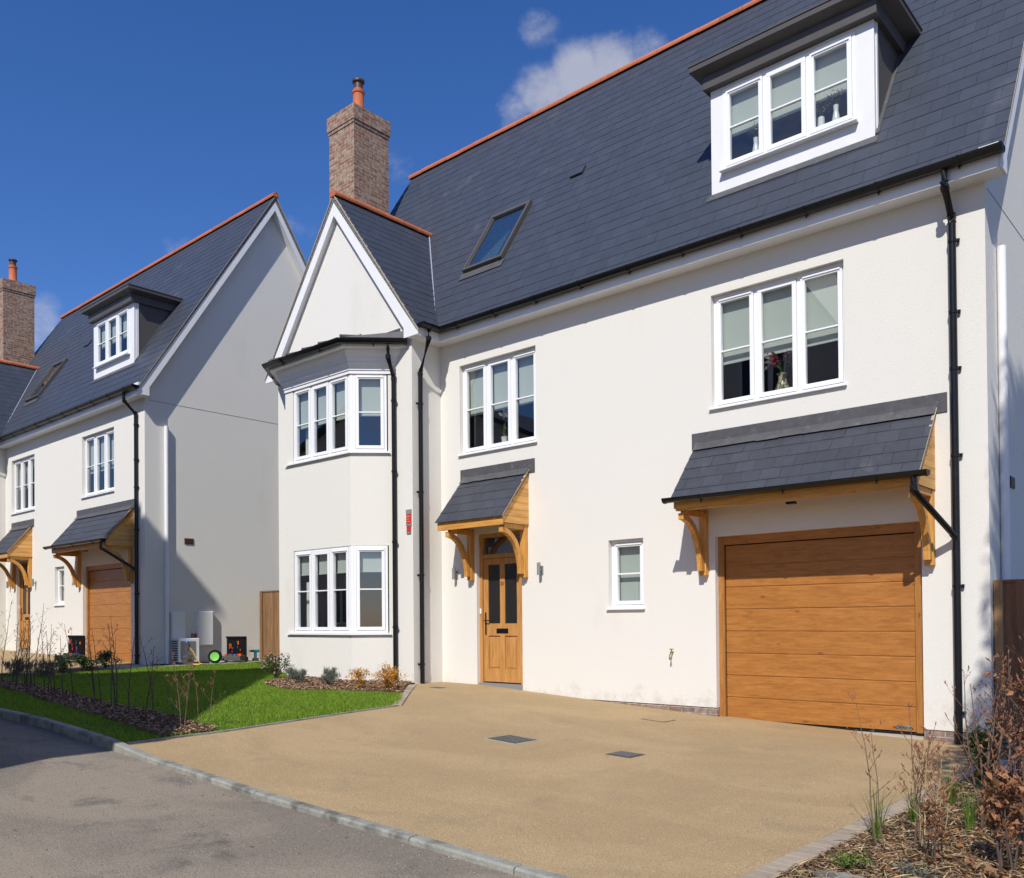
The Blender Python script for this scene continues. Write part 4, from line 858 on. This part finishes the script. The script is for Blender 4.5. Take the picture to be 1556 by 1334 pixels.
# ------------------------------------------------------------ covers in the drive and lawn
def cover(name, label, cat, pts, frame, inner, pattern=True):
    cx = sum(p[0] for p in pts) / 4; cy = sum(p[1] for p in pts) / 4; H = empty(name, (cx, cy, G(cx))); P = [Vector((p[0], p[1])) for p in pts]; c = Vector((cx, cy))
    def L_(k, z0, z1, m, nm, par):
        mb = MB(); q = [c + (p - c) * k for p in P]; v = [mb.pt((p.x - cx, p.y - cy, G(p.x) - G(cx) + z)) for z in (z0, z1) for p in q]
        for f in ((4, 5, 6, 7), (0, 1, 5, 4), (1, 2, 6, 5), (2, 3, 7, 6), (3, 0, 4, 7)): mb.f.append([v[k_] for k_ in f]); mb.mi.append(0)
        return mb.build(nm, m, par)
    L_(1, -.02, .004, frame, 'frame', H); L_(.9, -.02, .007, inner, 'lid', H)
    if pattern:
        mb = MB(); e1 = P[1] - P[0]; e2 = P[3] - P[0]; n = 7
        for i in range(n):
            for j in range(n):
                o = P[0] + e1 * (.09 + .82 * (i + .5) / n) + e2 * (.09 + .82 * (j + .5) / n); a = e1 * .045; b = e2 * .045
                mb.face([(*(o + k - c), G(o.x) - G(cx) + .011) for k in (-a, -b, a, b)])
        mb.build('raised_pattern', M['grey'], H)
    return tag(H, label, cat)
def sq(cx, cy, w, d, a=0):
    ca, sa = math.cos(R(a)), math.sin(R(a)); return [(cx + x * ca - y * sa, cy + x * sa + y * ca) for x, y in ((-w / 2, -d / 2), (w / 2, -d / 2), (w / 2, d / 2), (-w / 2, d / 2))]
cover('inspection_cover', 'largest flush grey cover in the middle of the sandy driveway', 'manhole cover', sq(7.2, -3.65, .46, .42, 0), M['concrete'], M['cast'])
cover('drain_cover', 'small black patterned drain cover in the driveway, nearer the garage', 'drain cover', sq(8.58, -3.46, .30, .29, 0), M['cast'], M['cast'])
cover('inspection_cover', 'flush sandy brown cover in the driveway close to the house wall', 'manhole cover', sq(7.4, -.95, .36, .30, 0), M['cast'], M['resin'], False)
cover('inspection_cover', 'tiny flush cover in the driveway just outside the oak front door', 'manhole cover', sq(3.15, -.93, .26, .2, 0), M['concrete'], M['cast'], False)
cover('inspection_cover', 'pale flush stone cover lying in the shaded lawn', 'manhole cover', sq(-2.08, -2.38, .5, .4, 0), M['concrete'], M['concrete'], False)
m_ = MB(); c_ = [(.02 * math.cos(0), 0)]; m_.ext([(.16 * math.cos(t) * (1 + .15 * math.sin(3 * t)), .11 * math.sin(t)) for t in [k * .45 for k in range(14)]], 'z', -.01, .035)
o = m_.build('stone', M['kerb'], None, bevel=.01); o.location = (11.78, -6.05, G(11.78)); tag(o, 'flat grey stone at the bottom edge beside the block edging', 'stone')

# ------------------------------------------------------------ grass, chips, litter
def scatter(poly, dens, seed, keep=None):
    r = np.random.default_rng(seed); p = np.array(poly); x0, y0 = p.min(0); x1, y1 = p.max(0); n = int((x1 - x0) * (y1 - y0) * dens)
    x = r.uniform(x0, x1, n); y = r.uniform(y0, y1, n); k = inside(x, y, poly)
    if keep is not None: k &= keep(x, y)
    x, y = x[k], y[k]; z = np.interp(x, KX, KZ); return np.stack([x, y, z], 1), r
bed_mask = lambda x, y: ~inside(x, y, HB) & ~inside(x, y, SB) & ~((np.abs(x + 2.08) < .27) & (np.abs(y + 2.38) < .22))
P_, r_ = scatter(LAWN, 4200, 11, bed_mask)
n = len(P_); h = r_.uniform(.022, .05, n) * (1 + .35 * np.sin(P_[:, 0] * 3.1 + 1.3 * np.sin(P_[:, 1] * 2.2)) * np.cos(P_[:, 1] * 2.7)); a = r_.uniform(0, 6.283, n); wd = r_.uniform(.003, .006, n); ln_ = r_.normal(0, .35, (n, 2)) * h[:, None]
d = np.stack([np.cos(a) * wd, np.sin(a) * wd, np.zeros(n)], 1); tip = P_ + np.concatenate([ln_, h[:, None]], 1); P_[:, 2] += .004
tag(quads(np.stack([P_ - d, P_ + d, tip], 1), 'grass', M['blade'], None, 3), 'short bright green lawn grass in front of the bay window', 'grass', kind='stuff')
def bits(P, r, smin, smax, name, m, parent=None, lift=.01, flat=.5, asp=2.0, fold=.25):
    n = len(P); s = r.uniform(smin, smax, n)[:, None]; a = r.uniform(0, 6.283, n); ax = np.stack([np.cos(a), np.sin(a), r.normal(0, flat * .6, n)], 1); ax /= np.linalg.norm(ax, axis=1)[:, None]
    up = np.stack([r.normal(0, flat, n), r.normal(0, flat, n), np.ones(n)], 1); sd = np.cross(up, ax); sd /= np.linalg.norm(sd, axis=1)[:, None]; nn = np.cross(ax, sd)
    P = P + np.array([0, 0, 1.0]) * (r.uniform(.2, 1, n)[:, None] * lift)
    b = P - ax * s * .5; t = P + ax * s * .5; l_ = P + sd * s / asp * .5 + nn * s * fold * .4 - ax * s * .06; q = P - sd * s / asp * .5 + nn * s * fold * .4 - ax * s * .06
    V = np.stack([b, l_, t, q], 1).reshape(-1, 3); k = np.arange(n)[:, None] * 4
    F = np.concatenate([k + [0, 2, 1], k + [0, 3, 2]], 1).reshape(-1, 3)
    me = bpy.data.meshes.new(name); me.vertices.add(len(V)); me.vertices.foreach_set('co', V.astype(np.float32).ravel()); me.loops.add(F.size); me.loops.foreach_set('vertex_index', F.ravel().astype(np.int32))
    me.polygons.add(len(F)); me.polygons.foreach_set('loop_start', np.arange(0, F.size, 3, dtype=np.int32)); me.update(calc_edges=True); me.materials.append(m)
    o = bpy.data.objects.new(name, me); C.objects.link(o)
    if parent is not None: o.parent = parent
    return o
P_, r_ = scatter(HB, 1300, 12, lambda x, y: x > -7); tag(bits(P_ + [0, 0, .022], r_, .02, .065, 'bark_chips', M['bark'], lift=.03), 'brown bark chips on the narrow hedge bed', 'bark chips', kind='stuff')
P_, r_ = scatter(FB, 1600, 13); tag(bits(P_ + [0, 0, .02], r_, .02, .06, 'bark_chips', M['bark'], lift=.03), 'reddish bark chips under the bay window', 'bark chips', kind='stuff')
P_, r_ = scatter([(11.48, -6.9), (11.48, -1.78), (14, -1.78), (14, -6.9)], 1900, 14); tag(bits(P_, r_, .012, .045, 'bark_chips', M['bark'], lift=.025), 'dry brown bark and twigs covering the right planting bed', 'bark chips', kind='stuff')
P_, r_ = scatter([(11.7, -6.9), (11.6, -4.5), (12.1, -2.2), (14, -1.78), (14, -6.9)], 260, 15); P_ = P_[r_.uniform(0, 1, len(P_)) < np.clip((P_[:, 0] - 11.6) * 1.2, .1, 1)]
tag(bits(P_, r_, .03, .075, 'dead_leaves', M['rustleaf'], lift=.05, asp=1.5, fold=.5), 'curled dead beech leaves in the lower right corner', 'dead leaves', kind='stuff')
P_, r_ = scatter([(11.5, -6.9), (11.5, -1.8), (14, -1.78), (14, -6.9)], 700, 24); tag(bits(P_, r_, .05, .14, 'dry_straw', M['straw'], lift=.05, asp=14, fold=.1, flat=.35), 'thin straw coloured stalks strewn over the right planting bed', 'straw', kind='stuff')
# crumbs and fallen leaves on drive and road
P_, r_ = scatter([(5, -6.8), (11.2, -6.8), (11.2, -1), (5, -1)], 2.2, 16); tag(bits(P_ + [0, 0, .003], r_, .01, .03, 'drive_crumbs', M['bark'], lift=.006, flat=.1), 'tiny crumbs and specks scattered on the driveway', 'crumbs', kind='stuff')
P_, r_ = scatter([(0, -10.5), (13, -10.5), (13, -7.11), (0, -7.11)], 60, 27, lambda x, y: np.random.default_rng(3).uniform(0, 1, x.shape) < .06 + .94 * np.clip((y + 7.5) / .35, 0, 1) * (.4 + .6 * np.sin(x * 2.1) ** 2)); tag(bits(P_ + [0, 0, -.043], r_, .006, .018, 'road_grit', M['kerb'], lift=.004, flat=.6, asp=1.2), 'loose grit gathered along the foot of the kerb', 'grit', kind='stuff')
P_, r_ = scatter([(-2, -11), (13, -11), (13, -7.2), (-2, -7.2)], 2.0, 17); tag(bits(P_ + [0, 0, -.043], r_, .01, .04, 'road_litter', M['rustleaf'], lift=.006, flat=.15), 'small dry leaves and grit on the road', 'litter', kind='stuff')

# ------------------------------------------------------------ plants
conifer()
def stems(mb, rr, base, h, r0, nb, lean=(0, 0), spread=.5, jit=.05, levels=2, buds=None, seg=9, droop=0):
    path = []; p = Vector(base); d = Vector((lean[0], lean[1], 1)).normalized(); L_ = h / seg
    for i in range(seg + 1):
        path.append(p.copy()); d = (d + Vector((rr.gauss(0, jit), rr.gauss(0, jit), .03 - droop * (i / seg) ** 2))).normalized(); p = p + d * L_
    mb.tube(path, [r0 * (1 - .78 * i / seg) for i in range(seg + 1)], 5)
    if buds is not None:
        buds.append((path[-1], d, .022))
    if levels:
        for k in range(nb):
            t = .25 + .7 * (k + rr.random()) / nb; i = min(seg - 1, int(t * seg)); q = path[i].lerp(path[i + 1], t * seg - i); an = rr.uniform(0, 6.283)
            hh = h * (1 - t * .75) * rr.uniform(.25, .5) * (spread / .5)
            stems(mb, rr, q, hh, r0 * (1 - .7 * t) * .55, max(2, nb // 2), (math.cos(an) * .9, math.sin(an) * .9), spread, jit * 1.5, levels - 1, buds, 5)
    elif buds is not None:
        for i in range(1, seg): 
            if rr.random() < .8: buds.append((path[i], (d + Vector((rr.gauss(0, .6), rr.gauss(0, .6), 0))).normalized(), .014))
def sapling(x, y, h, seed, label, group=None, nst=1, nb=6, r0=.007, matn='twigd', budm='bud', name='bare_sapling', leaf=None, spread=.5, lean=(0, 0), levels=2, droop=0, sc=1.0):
    rr = random.Random(seed); H = empty(name, (x, y, G(x))); mb = MB(); bl = []
    for s_ in range(nst): stems(mb, rr, (rr.gauss(0, .04) * (nst > 1), rr.gauss(0, .04) * (nst > 1), 0), h * rr.uniform(.75, 1) if s_ else h, r0, nb, (lean[0] + rr.gauss(0, .1), lean[1] + rr.gauss(0, .1)), spread, .05, levels, bl, droop=droop)
    mb.cur = 1
    for p, d, l_ in bl:
        l_ *= sc; mb.tube([p - d * .002, p + d * l_ * .45, p + d * l_], [l_ * .07, l_ * .17, .0006], 4, False)
    mb.build('stems', [M[matn], M[budm]], H)
    if leaf:
        r2 = np.random.default_rng(seed); pts = np.array([tuple(p) for p, d, l_ in bl]); k = r2.choice(len(pts), min(len(pts), leaf[0]), leaf[0] > len(pts)); P = pts[k] + r2.normal(0, .02, (len(k), 3)); 
        z = P[:, 2]; P = P[(z < h * leaf[4]) | (r2.uniform(0, 1, len(P)) < .15)]
        bits(P, r2, leaf[1], leaf[2], 'leaves', M[leaf[3]], H, lift=.0, flat=1.2, asp=1.6, fold=.5)
    return tag(H, label, 'sapling', group)
hedge = [(-6.5, -5.47), (-5.6, -5.51), (-4.9, -5.44), (-4.2, -5.5), (-3.6, -5.53), (-3.0, -5.48), (-2.4, -5.39), (-2.03, -5.45), (-1.6, -5.49), (-1.1, -5.67), (-0.6, -5.63), (-0.1, -5.77), (0.35, -5.86), (0.9, -5.95), (1.33, -5.98), (1.7, -5.85), (2.0, -5.9), (2.35, -5.93), (2.6, -5.95), (2.95, -6.13), (3.25, -6.11), (3.6, -6.04)]
for i, (x, y) in enumerate(hedge):
    hh = (1.45 if i < 9 else 1.15) * random.Random(i * 3).uniform(.72, 1.05)
    od = 'last,second,third,fourth,fifth,sixth,seventh,eighth,ninth,tenth,eleventh'.split(',')
    lb = ('farthest left in the hedge row' if i == 0 else od[i] + ' from the left in the hedge row') if i < 11 else ('nearest the driveway in the dark hedge row' if i == 21 else od[21 - i] + ' from the driveway in the dark hedge row')
    sapling(x, y, hh, 100 + i, ('tall' if hh > 1.15 else 'short') + (' sapling with a few rusty leaves, ' if i % 4 == 1 else ' bare dark sapling, ') + lb, 'bare saplings in the hedge bed', 1 + (i % 3 == 0) + (i < 9), 5, .009, leaf=(14, .02, .04, 'rustleaf', .5) if i % 4 == 1 else None)
sapling(4.54, -6.17, .86, 201, 'pale leafless sapling at the near end of the hedge bed, forked low', None, 2, 7, .006, 'twig')
sapling(4.55, -5.86, .80, 202, 'pale leafless sapling behind the forked one at the driveway end of the bed', None, 2, 5, .0055, 'twig')
sapling(4.15, -6.0, .62, 203, 'short thin leafless sapling second from the near end of the hedge bed', None, 1, 5, .006, 'twigd')
# right bed saplings
sapling(11.73, -5.20, 1.02, 301, 'tall thin budding sapling in front of the garage door, tip bent over left', None, 2, 5, .006, 'twig', lean=(-.12, .05), spread=.42, droop=.12, sc=1.05)
sapling(11.86, -5.05, .92, 302, 'budding sapling in front of the garage door post, forked at half height', None, 2, 5, .0062, 'twig', lean=(.02, .1), spread=.45, sc=1.05)
sapling(12.0, -3.9, 1.25, 303, 'leafless many stemmed sapling in front of the fence post', None, 4, 6, .010, 'twig', spread=.55, sc=1.05)
sapling(12.12, -4.35, 1.15, 304, 'pale straight stemmed sapling in the middle of the right bed', None, 2, 6, .011, 'twig', spread=.5, sc=1.05, leaf=(10, .03, .05, 'rustleaf', .7))
sapling(12.42, -4.45, 1.35, 305, 'beech sapling holding brown leaves at the right edge of the photo', None, 5, 8, .010, 'twigd', name='beech_sapling', leaf=(200, .03, .065, 'rustleaf', .85), sc=1.4)
sapling(12.30, -3.3, 1.35, 306, 'taller beech sapling with rusty leaves against the brown fence', None, 4, 8, .010, 'twig', name='beech_sapling', leaf=(150, .03, .06, 'rustleaf', .98), sc=1.4)
sapling(12.42, -5.2, .62, 307, 'low dense beech with curled brown leaves in the bottom right corner', None, 6, 8, .008, 'twigd', name='beech_sapling', leaf=(240, .04, .075, 'rustleaf', 1.0), sc=1.4)
sapling(12.05, -5.35, .42, 308, 'small brown leaved beech shoot near the bottom edge of the right bed', None, 4, 6, .006, 'twigd', name='beech_sapling', leaf=(50, .03, .06, 'rustleaf', .9))
sapling(12.05, -3.0, 1.2, 311, 'thin bare twiggy sapling nearest the downpipe, tips arching left', None, 3, 7, .007, 'twig', lean=(-.15, 0), spread=.6, sc=1.05)
sapling(12.25, -4.0, 1.3, 312, 'tangled bare sapling right of the pale straight stemmed one', None, 5, 7, .007, 'twig', spread=.65, sc=1.4)
sapling(12.6, -5.0, .95, 313, 'dark bare tangled sapling at the right edge near the bottom corner', None, 6, 8, .008, 'twigd', spread=.6, sc=1.3, leaf=(60, .03, .06, 'rustleaf', .6))
sapling(11.95, -5.0, .7, 314, 'thin straw coloured sapling low behind the small beech shoot', None, 4, 6, .005, 'straw', spread=.6, sc=1.2)
sapling(12.2, -2.6, 1.6, 315, 'tallest thin bare sapling standing against the fence boards', None, 4, 8, .007, 'twig', spread=.5, sc=1.1)
sapling(12.5, -3.6, 1.55, 316, 'tall dry twiggy sapling between the rusty leaved beech saplings', None, 5, 8, .0065, 'straw', spread=.55, sc=1.1)
sapling(11.95, -2.5, 1.0, 317, 'short dry twiggy sapling behind the green leafy shrubs', None, 4, 7, .006, 'twig', spread=.6, sc=1.1)
sapling(11.85, -4.5, .6, 318, 'low dry tangle of stalks between the grass tufts', None, 6, 6, .0045, 'straw', spread=.8, sc=1)
def bush(x, y, w, h, leafn, smin, smax, lm, label, name, seed, flowers=None, nst=9, group=None, up=False, cat='shrub'):
    rr = random.Random(seed); r = np.random.default_rng(seed); H = empty(name, (x, y, G(x))); mb = MB(); tips = []
    for i in range(nst):
        a = rr.uniform(0, 6.283); q = rr.uniform(.15, 1) ; e = Vector((math.cos(a) * w / 2 * q, math.sin(a) * w / 2 * q, h * rr.uniform(.65, 1) * (1 - .25 * q)))
        pth = [Vector((0, 0, 0)).lerp(e, t) + Vector((0, 0, .12 * h * math.sin(t * 3.14))) for t in (0, .25, .5, .75, 1)]; mb.tube(pth, [.006, .005, .004, .003, .002], 4)
        tips += [(pth[k] + Vector((rr.gauss(0, .02), rr.gauss(0, .02), 0))) for k in (1, 2, 3, 3, 4, 4)]
    mb.build('stems', M['twigd'], H); T_ = np.array([tuple(t) for t in tips]); k = r.integers(0, len(T_), leafn); P = T_[k] + r.normal(0, w * .065, (leafn, 3)) * [1, 1, .9]; P[:, 2] = np.maximum(P[:, 2], .01)
    if up:
        n = len(P); s = r.uniform(smin, smax, n)[:, None]; ax = np.stack([r.normal(0, .25, n), r.normal(0, .25, n), np.ones(n)], 1); a = r.uniform(0, 6.283, n); sd = np.stack([np.cos(a), np.sin(a), 0 * a], 1) * s * .1
        quads(np.stack([P - sd, P + sd, P + ax * s], 1), 'leaves', M[lm], H, 3)
    else: bits(P, r, smin, smax, 'leaves', M[lm], H, lift=0, flat=1.3, asp=1.7, fold=.4)
    if flowers: 
        k = r.integers(0, len(T_), flowers[0]); P = T_[k] * 1.04 + r.normal(0, .03, (flowers[0], 3)); P[:, 2] = np.maximum(P[:, 2], h * .25)
        P = np.repeat(P, 5, 0) + r.normal(0, .012, (flowers[0] * 5, 3)); bits(P, r, .02, .04, 'flowers', M[flowers[1]], H, lift=0, flat=1.5, asp=1.2, fold=.5)
    return tag(H, label, cat, group)
bush(-.22, -1.78, .62, .52, 900, .02, .045, 'evergreen', 'green shrub with pale pink flowers at the left foot of the bay window', 'flowering_shrub', 401, (70, 'pinkleaf'), 16)
bush(.37, -1.84, .34, .24, 700, .03, .07, 'lavender', 'grey green lavender under the bay, first right of the pink flowering shrub', 'lavender', 402, up=True)
bush(1.0, -2.1, .34, .26, 800, .03, .07, 'lavender', 'grey green lavender under the bay, second right of the pink flowering shrub', 'lavender', 403, up=True)
bush(1.35, -1.75, .30, .30, 700, .03, .07, 'lavender', 'upright lavender in the middle of the bed against the bay brickwork', 'lavender', 404, up=True)
bush(1.75, -2.05, .32, .26, 700, .03, .07, 'lavender', 'lavender just left of the small golden shrub', 'lavender', 405, up=True)
bush(2.62, -2.08, .42, .40, 700, .018, .04, 'goldleaf', 'smaller golden leaved shrub at the front corner of the bay', 'golden_shrub', 406, nst=14)
bush(3.02, -1.86, .56, .42, 1100, .018, .042, 'goldleaf', 'larger golden leaved shrub beside the black downpipe', 'golden_shrub', 407, nst=18)
bush(-4.3, -3.9, .62, .44, 900, .03, .055, 'evergreen', 'dark evergreen shrub beyond the lawn, left of three', 'evergreen_shrub', 408)
bush(-4.55, -3.35, .6, .44, 900, .03, .055, 'evergreen', 'dark evergreen shrub beyond the lawn, middle of three', 'evergreen_shrub', 409)
bush(-5.1, -2.75, .55, .44, 800, .03, .055, 'evergreen', 'dark evergreen shrub beyond the lawn, nearest the far garage door', 'evergreen_shrub', 410)
bush(-3.75, -4.45, .7, .3, 900, .04, .09, 'lavender', 'wide grey lavender clump beyond the lawn next to the evergreen shrubs', 'lavender', 411, up=True)
bush(-4.4, -4.75, .7, .3, 900, .04, .09, 'lavender', 'grey lavender clump at the far corner of the lawn', 'lavender', 412, up=True)
bush(11.62, -2.35, .42, .62, 500, .03, .05, 'brightleaf', 'fresh green leafy shrub at the foot of the garage downpipe', 'evergreen_shrub', 413, nst=8)
bush(11.72, -2.75, .5, .5, 400, .03, .05, 'evergreen', 'dark glossy green shrub just in front of the fresh green one', 'evergreen_shrub', 414, nst=8)
bush(12.35, -2.6, .4, .8, 260, .03, .05, 'brightleaf', 'small green leafed shoot by the fence at the right edge', 'evergreen_shrub', 415, nst=6)
bush(11.72, -5.75, .28, .10, 260, .014, .028, 'brightleaf', 'low pale green ground plant at the bottom beside the block edging', 'ground_plant', 416, cat='plant')
bush(12.08, -5.75, .3, .10, 260, .014, .028, 'lavender', 'low grey green ground plant at the bottom edge', 'ground_plant', 417, cat='plant')
def tuft(x, y, h, n, seed, label, sp=.45):
    r = np.random.default_rng(seed); H = empty('grass_tuft', (x, y, G(x))); mb = MB()
    for i in range(n):
        a = r.uniform(0, 6.283); t = r.uniform(.1, 1) * sp; hh = h * r.uniform(.5, 1); w = .004; px = Vector((math.cos(a), math.sin(a), 0)); sd = Vector((-px.y, px.x, 0)); b0 = px * r.uniform(0, .04); pr = None
        for k in range(6):
            u = k / 5; c = b0 + px * (hh * t * u * u) + Vector((0, 0, hh * (u - .3 * t * u * u * u))); ww = w * (1 - u * .9); cur = (mb.pt(c - sd * ww), mb.pt(c + sd * ww))
            if pr: mb.f.append([pr[0], pr[1], cur[1], cur[0]]); mb.mi.append(0)
            pr = cur
    mb.build('blades', M['brightleaf'], H); return tag(H, label, 'grass tuft')
tuft(11.60, -4.95, .42, 45, 501, 'green grass tuft at the block edging, nearest the camera')
tuft(11.66, -4.35, .45, 50, 502, 'tall green grass tuft at the block edging, second from the camera')
tuft(11.68, -3.55, .36, 90, 503, 'wide bushy grass tuft near the block edging in the middle of the bed', .8)
tuft(12.0, -4.3, .36, 60, 504, 'green grass tuft among the stems in the middle of the right bed', .6)
tuft(12.0, -3.5, .34, 50, 505, 'green grass tuft behind the leafless many stemmed sapling', .7)

# ------------------------------------------------------------ things by the far gable
def at(o, x, y, dz=0): o.location = (x, y, G(x) + dz)
H = empty('heat_pump'); at(H, -5.95, -.48, .014); inv = Matrix.Identity(4)
b = MB(); b.box(-.15, .15, -.26, .26, .04, .60); b.build('casing', M['wpaint'], H, bevel=.01)
b = MB()
for k in range(16): b.box(.15, .162, -.22 + k * .024, -.208 + k * .024, .1, .54)
b.build('grille', M['grey'], H)
b = MB()
for k in range(9): b.box(-.13, .10, -.268, -.26, .08 + k * .055, .11 + k * .055)
b.build('side_louvre', M['cast'], H); b = MB(); b.box(-.13, .13, -.2, -.14, 0, .04); b.build('foot', M['black'], H); b = MB(); b.box(-.13, .13, .14, .2, 0, .04); b.build('foot', M['black'], H)
tag(H, 'white outdoor heat pump unit standing against the shaded gable wall', 'heat pump')
H = empty('vacuum_pump'); at(H, -5.42, -.72, .014)
b = MB(); b.box(-.12, .12, -.09, .09, 0, .12); b.tube([(-.14, 0, .16), (.12, 0, .16)], .07, 12); b.build('motor', M['metal'], H)
b = MB(); b.tube([(0, 0, .2), (-.03, .02, .42)], .015, 6); b.box(-.07, .06, -.02, .03, .36, .50); b.build('gauge_block', M['cast'], H); b = MB(); b.lathe([(.035, 0), (.04, .03), (.03, .05)], (-.02, 0, .50), 10); b.build('gauge_knob', M['blue'], H)
b = MB(); b.tube([(.05, .02, .4), (.10, .08, .3), (.16, .14, .12), (.2, .2, .03), (.3, .22, .02), (.34, .1, .02), (.24, .0, .02), (.08, .08, .02)], .012, 6); b.build('hose', M['yellow'], H, smooth=True)
tag(H, 'small pump with gauges and a yellow hose in front of the heat pump', 'pump')
b = MB(); rr = random.Random(5)
p = [Vector((0, 0, .02))]
for k in range(26): p.append(Vector((rr.uniform(-.25, .25), -.5 + k * .05 + rr.uniform(-.08, .08), .02 + rr.uniform(0, .02))))
b.tube(p, .012, 5); o = b.build('cable', M['black'], None, smooth=True); at(o, -5.55, -1.0, .014); tag(o, 'tangled black cables on the path along the gable', 'cable')
def toolbox(x, y, rz, seed, label):
    rr = random.Random(seed); H = empty('tool_case', (x, y, G(x) + .014), rz)
    b = MB(); b.box(-.27, .27, -.2, .2, .04, .16); b.build('tray', M['cast'], H, bevel=.01)
    b = MB(); b.box(-.25, .25, .19, .25, .14, .62); b.box(-.26, .26, .17, .19, .58, .63); b.build('lid', M['black'], H, bevel=.01)
    for nm, mt in (('red_tools', 'red'), ('orange_tools', 'orange'), ('blue_tools', 'blue'), ('steel_tools', 'metal')):
        b = MB()
        for k in range(3 if mt != 'blue' else 1):
            xx, zz = rr.uniform(-.2, .2), rr.uniform(.2, .5); b.box(xx, xx + rr.uniform(.012, .025), .16, .188, zz, zz + rr.uniform(.03, .10))
        for k in range(3): xx = rr.uniform(-.22, .15); yy = rr.uniform(-.15, .08); b.box(xx, xx + rr.uniform(.04, .1), yy, yy + .05, .16, .2)
        b.build(nm, M[mt], H)
    for s_ in (-1, 1): b = MB(); b.m = Matrix.Translation((.26 * s_, .2, .06)) @ Matrix.Rotation(R(90), 4, 'Y'); b.lathe([(.06, -.02), (.06, .02)], n=14); b.build('wheel', M['black'], H)
    return tag(H, label, 'tool case', 'open tool cases')
toolbox(-8.45, -2.15, R(20), 3, 'open black tool case with red tools on the left driveway by the garage')
toolbox(-5.72, .62, R(35), 4, 'open black tool case with orange tools on the path near the side gate')
H = empty('hand_truck'); at(H, -5.62, .08, .014)
b = MB(); b.m = Matrix.Translation((.0, 0, .16)) @ Matrix.Rotation(R(52), 4, 'Z') @ Matrix.Rotation(R(88), 4, 'X'); b.lathe([(.06, -.045), (.15, -.045), (.165, 0), (.15, .045), (.06, .045)], n=22); b.build('tyre', M['black'], H, smooth=True)
b = MB(); b.m = Matrix.Translation((.03, -.02, .16)) @ Matrix.Rotation(R(52), 4, 'Z') @ Matrix.Rotation(R(88), 4, 'X'); b.lathe([(.06, -.02), (.105, -.03), (.105, .052), (.06, .04)], n=22); b.build('rim', M['green'], H, smooth=True)
b = MB(); b.tube([(-.08, .1, .16), (-.1, .3, .1), (-.1, .34, .02)], .02, 6); b.build('frame', M['grey'], H)
tag(H, 'trolley with one lime green rimmed black wheel lying by the tool case', 'trolley')
H = empty('cordless_drill'); at(H, -5.78, 1.28, .014)
b = MB(); b.box(-.05, .05, -.06, .06, 0, .07); b.build('battery', M['cast'], H); b = MB(); b.box(-.022, .022, -.03, .03, .07, .22); b.tube([(0, -.11, .25), (0, .1, .25)], [.03, .04], 10); b.build('drill_body', M['teal'], H); b = MB(); b.tube([(0, -.17, .25), (0, -.11, .25)], [.015, .025], 8); b.build('chuck', M['black'], H)
tag(H, 'teal cordless drill standing upright near the side gate', 'drill')

# ------------------------------------------------------------ vases in the windows
def vase(x, y, z, prof, label, kind, name='vase', mt='porcelain', seed=1):
    H = empty(name, (x, y, z)); b = MB(); b.lathe(prof, n=20); b.build('vessel', M[mt], H, smooth=True); top = prof[-1][1]; r = np.random.default_rng(seed); rr = random.Random(seed)
    st_ = MB(); fl = []
    for k in range(3 if kind == 'orchid' else 8):
        a = rr.uniform(0, 6.28); q = {'orchid': .03, 'sprig': .10, 'red': .2}[kind] * rr.uniform(.3, 1); hh = {'orchid': .34, 'sprig': .16, 'red': .26}[kind] * rr.uniform(.6, 1)
        e = Vector((math.cos(a) * q, math.sin(a) * q * .5, top + hh)); st_.tube([(0, 0, top - .02), (e.x * .4, e.y * .4, top + hh * .6), tuple(e)], .003, 4); fl.append(e)
    st_.build('stems', M['evergreen'], H); F = np.array([tuple(e) for e in fl])
    if kind == 'orchid':
        bits(np.array([[0, 0, top + .02 + .03 * i] for i in range(7)]), r, .08, .16, 'leaves', M['brightleaf'], H, lift=0, flat=2.5, asp=3.2); bits(np.array([0, 0, top + .40]) + r.normal(0, .035, (40, 3)), r, .04, .07, 'flowers', M['porcelain'], H, lift=0, flat=1.5, asp=1.2)
    elif kind == 'sprig':
        bits(F[r.integers(0, len(F), 110)] * [1, 1, 1] + r.normal(0, .025, (110, 3)), r, .03, .05, 'leaves', M['evergreen'], H, lift=0, flat=1.5); bits(F[r.integers(0, len(F), 30)] + r.normal(0, .03, (30, 3)), r, .02, .035, 'flowers', M['pinkleaf'], H, lift=0, flat=1.5, asp=1.2)
    else:
        bits(F[r.integers(0, len(F), 60)] * [1, 1, .95] + r.normal(0, .04, (60, 3)), r, .06, .12, 'leaves', M['lavender'], H, lift=0, flat=1.5, asp=2.4); bits(F[r.integers(0, len(F), 150)] + r.normal(0, .028, (150, 3)), r, .03, .055, 'flowers', M['petalred'], H, lift=0, flat=1.5, asp=1.2)
    return tag(H, label, 'vase')
vp = [(.055, 0), (.062, .02), (.045, .12), (.03, .20), (.036, .27), (.03, .27)]
vase(8.18, .50, 7.56, vp, 'white vase with a small sprig in the left light of the dormer window', 'sprig', seed=1)
vase(9.11, .50, 7.57, [(.05, 0), (.05, .02), (.045, .18), (.035, .19)], 'straight white vase in the right light of the dormer window, left of two', 'sprig', seed=2)
vase(9.31, .50, 7.57, vp, 'waisted white vase in the right light of the dormer window, right of two', 'sprig', seed=3)
vase(3.64, .24, 4.13, [(.05, 0), (.06, .10), (.066, .10), (.066, .12)], 'white flowering orchid in a small pot in the window above the front door', 'orchid', 'potted_orchid', seed=4)
vase(8.64, .25, 4.10, [(.10, 0), (.11, .04), (.06, .16), (.05, .24), (.075, .28), (.05, .28)], 'patterned vase of red flowers in the window above the garage', 'red', 'flower_vase', 'vasegold', seed=5)
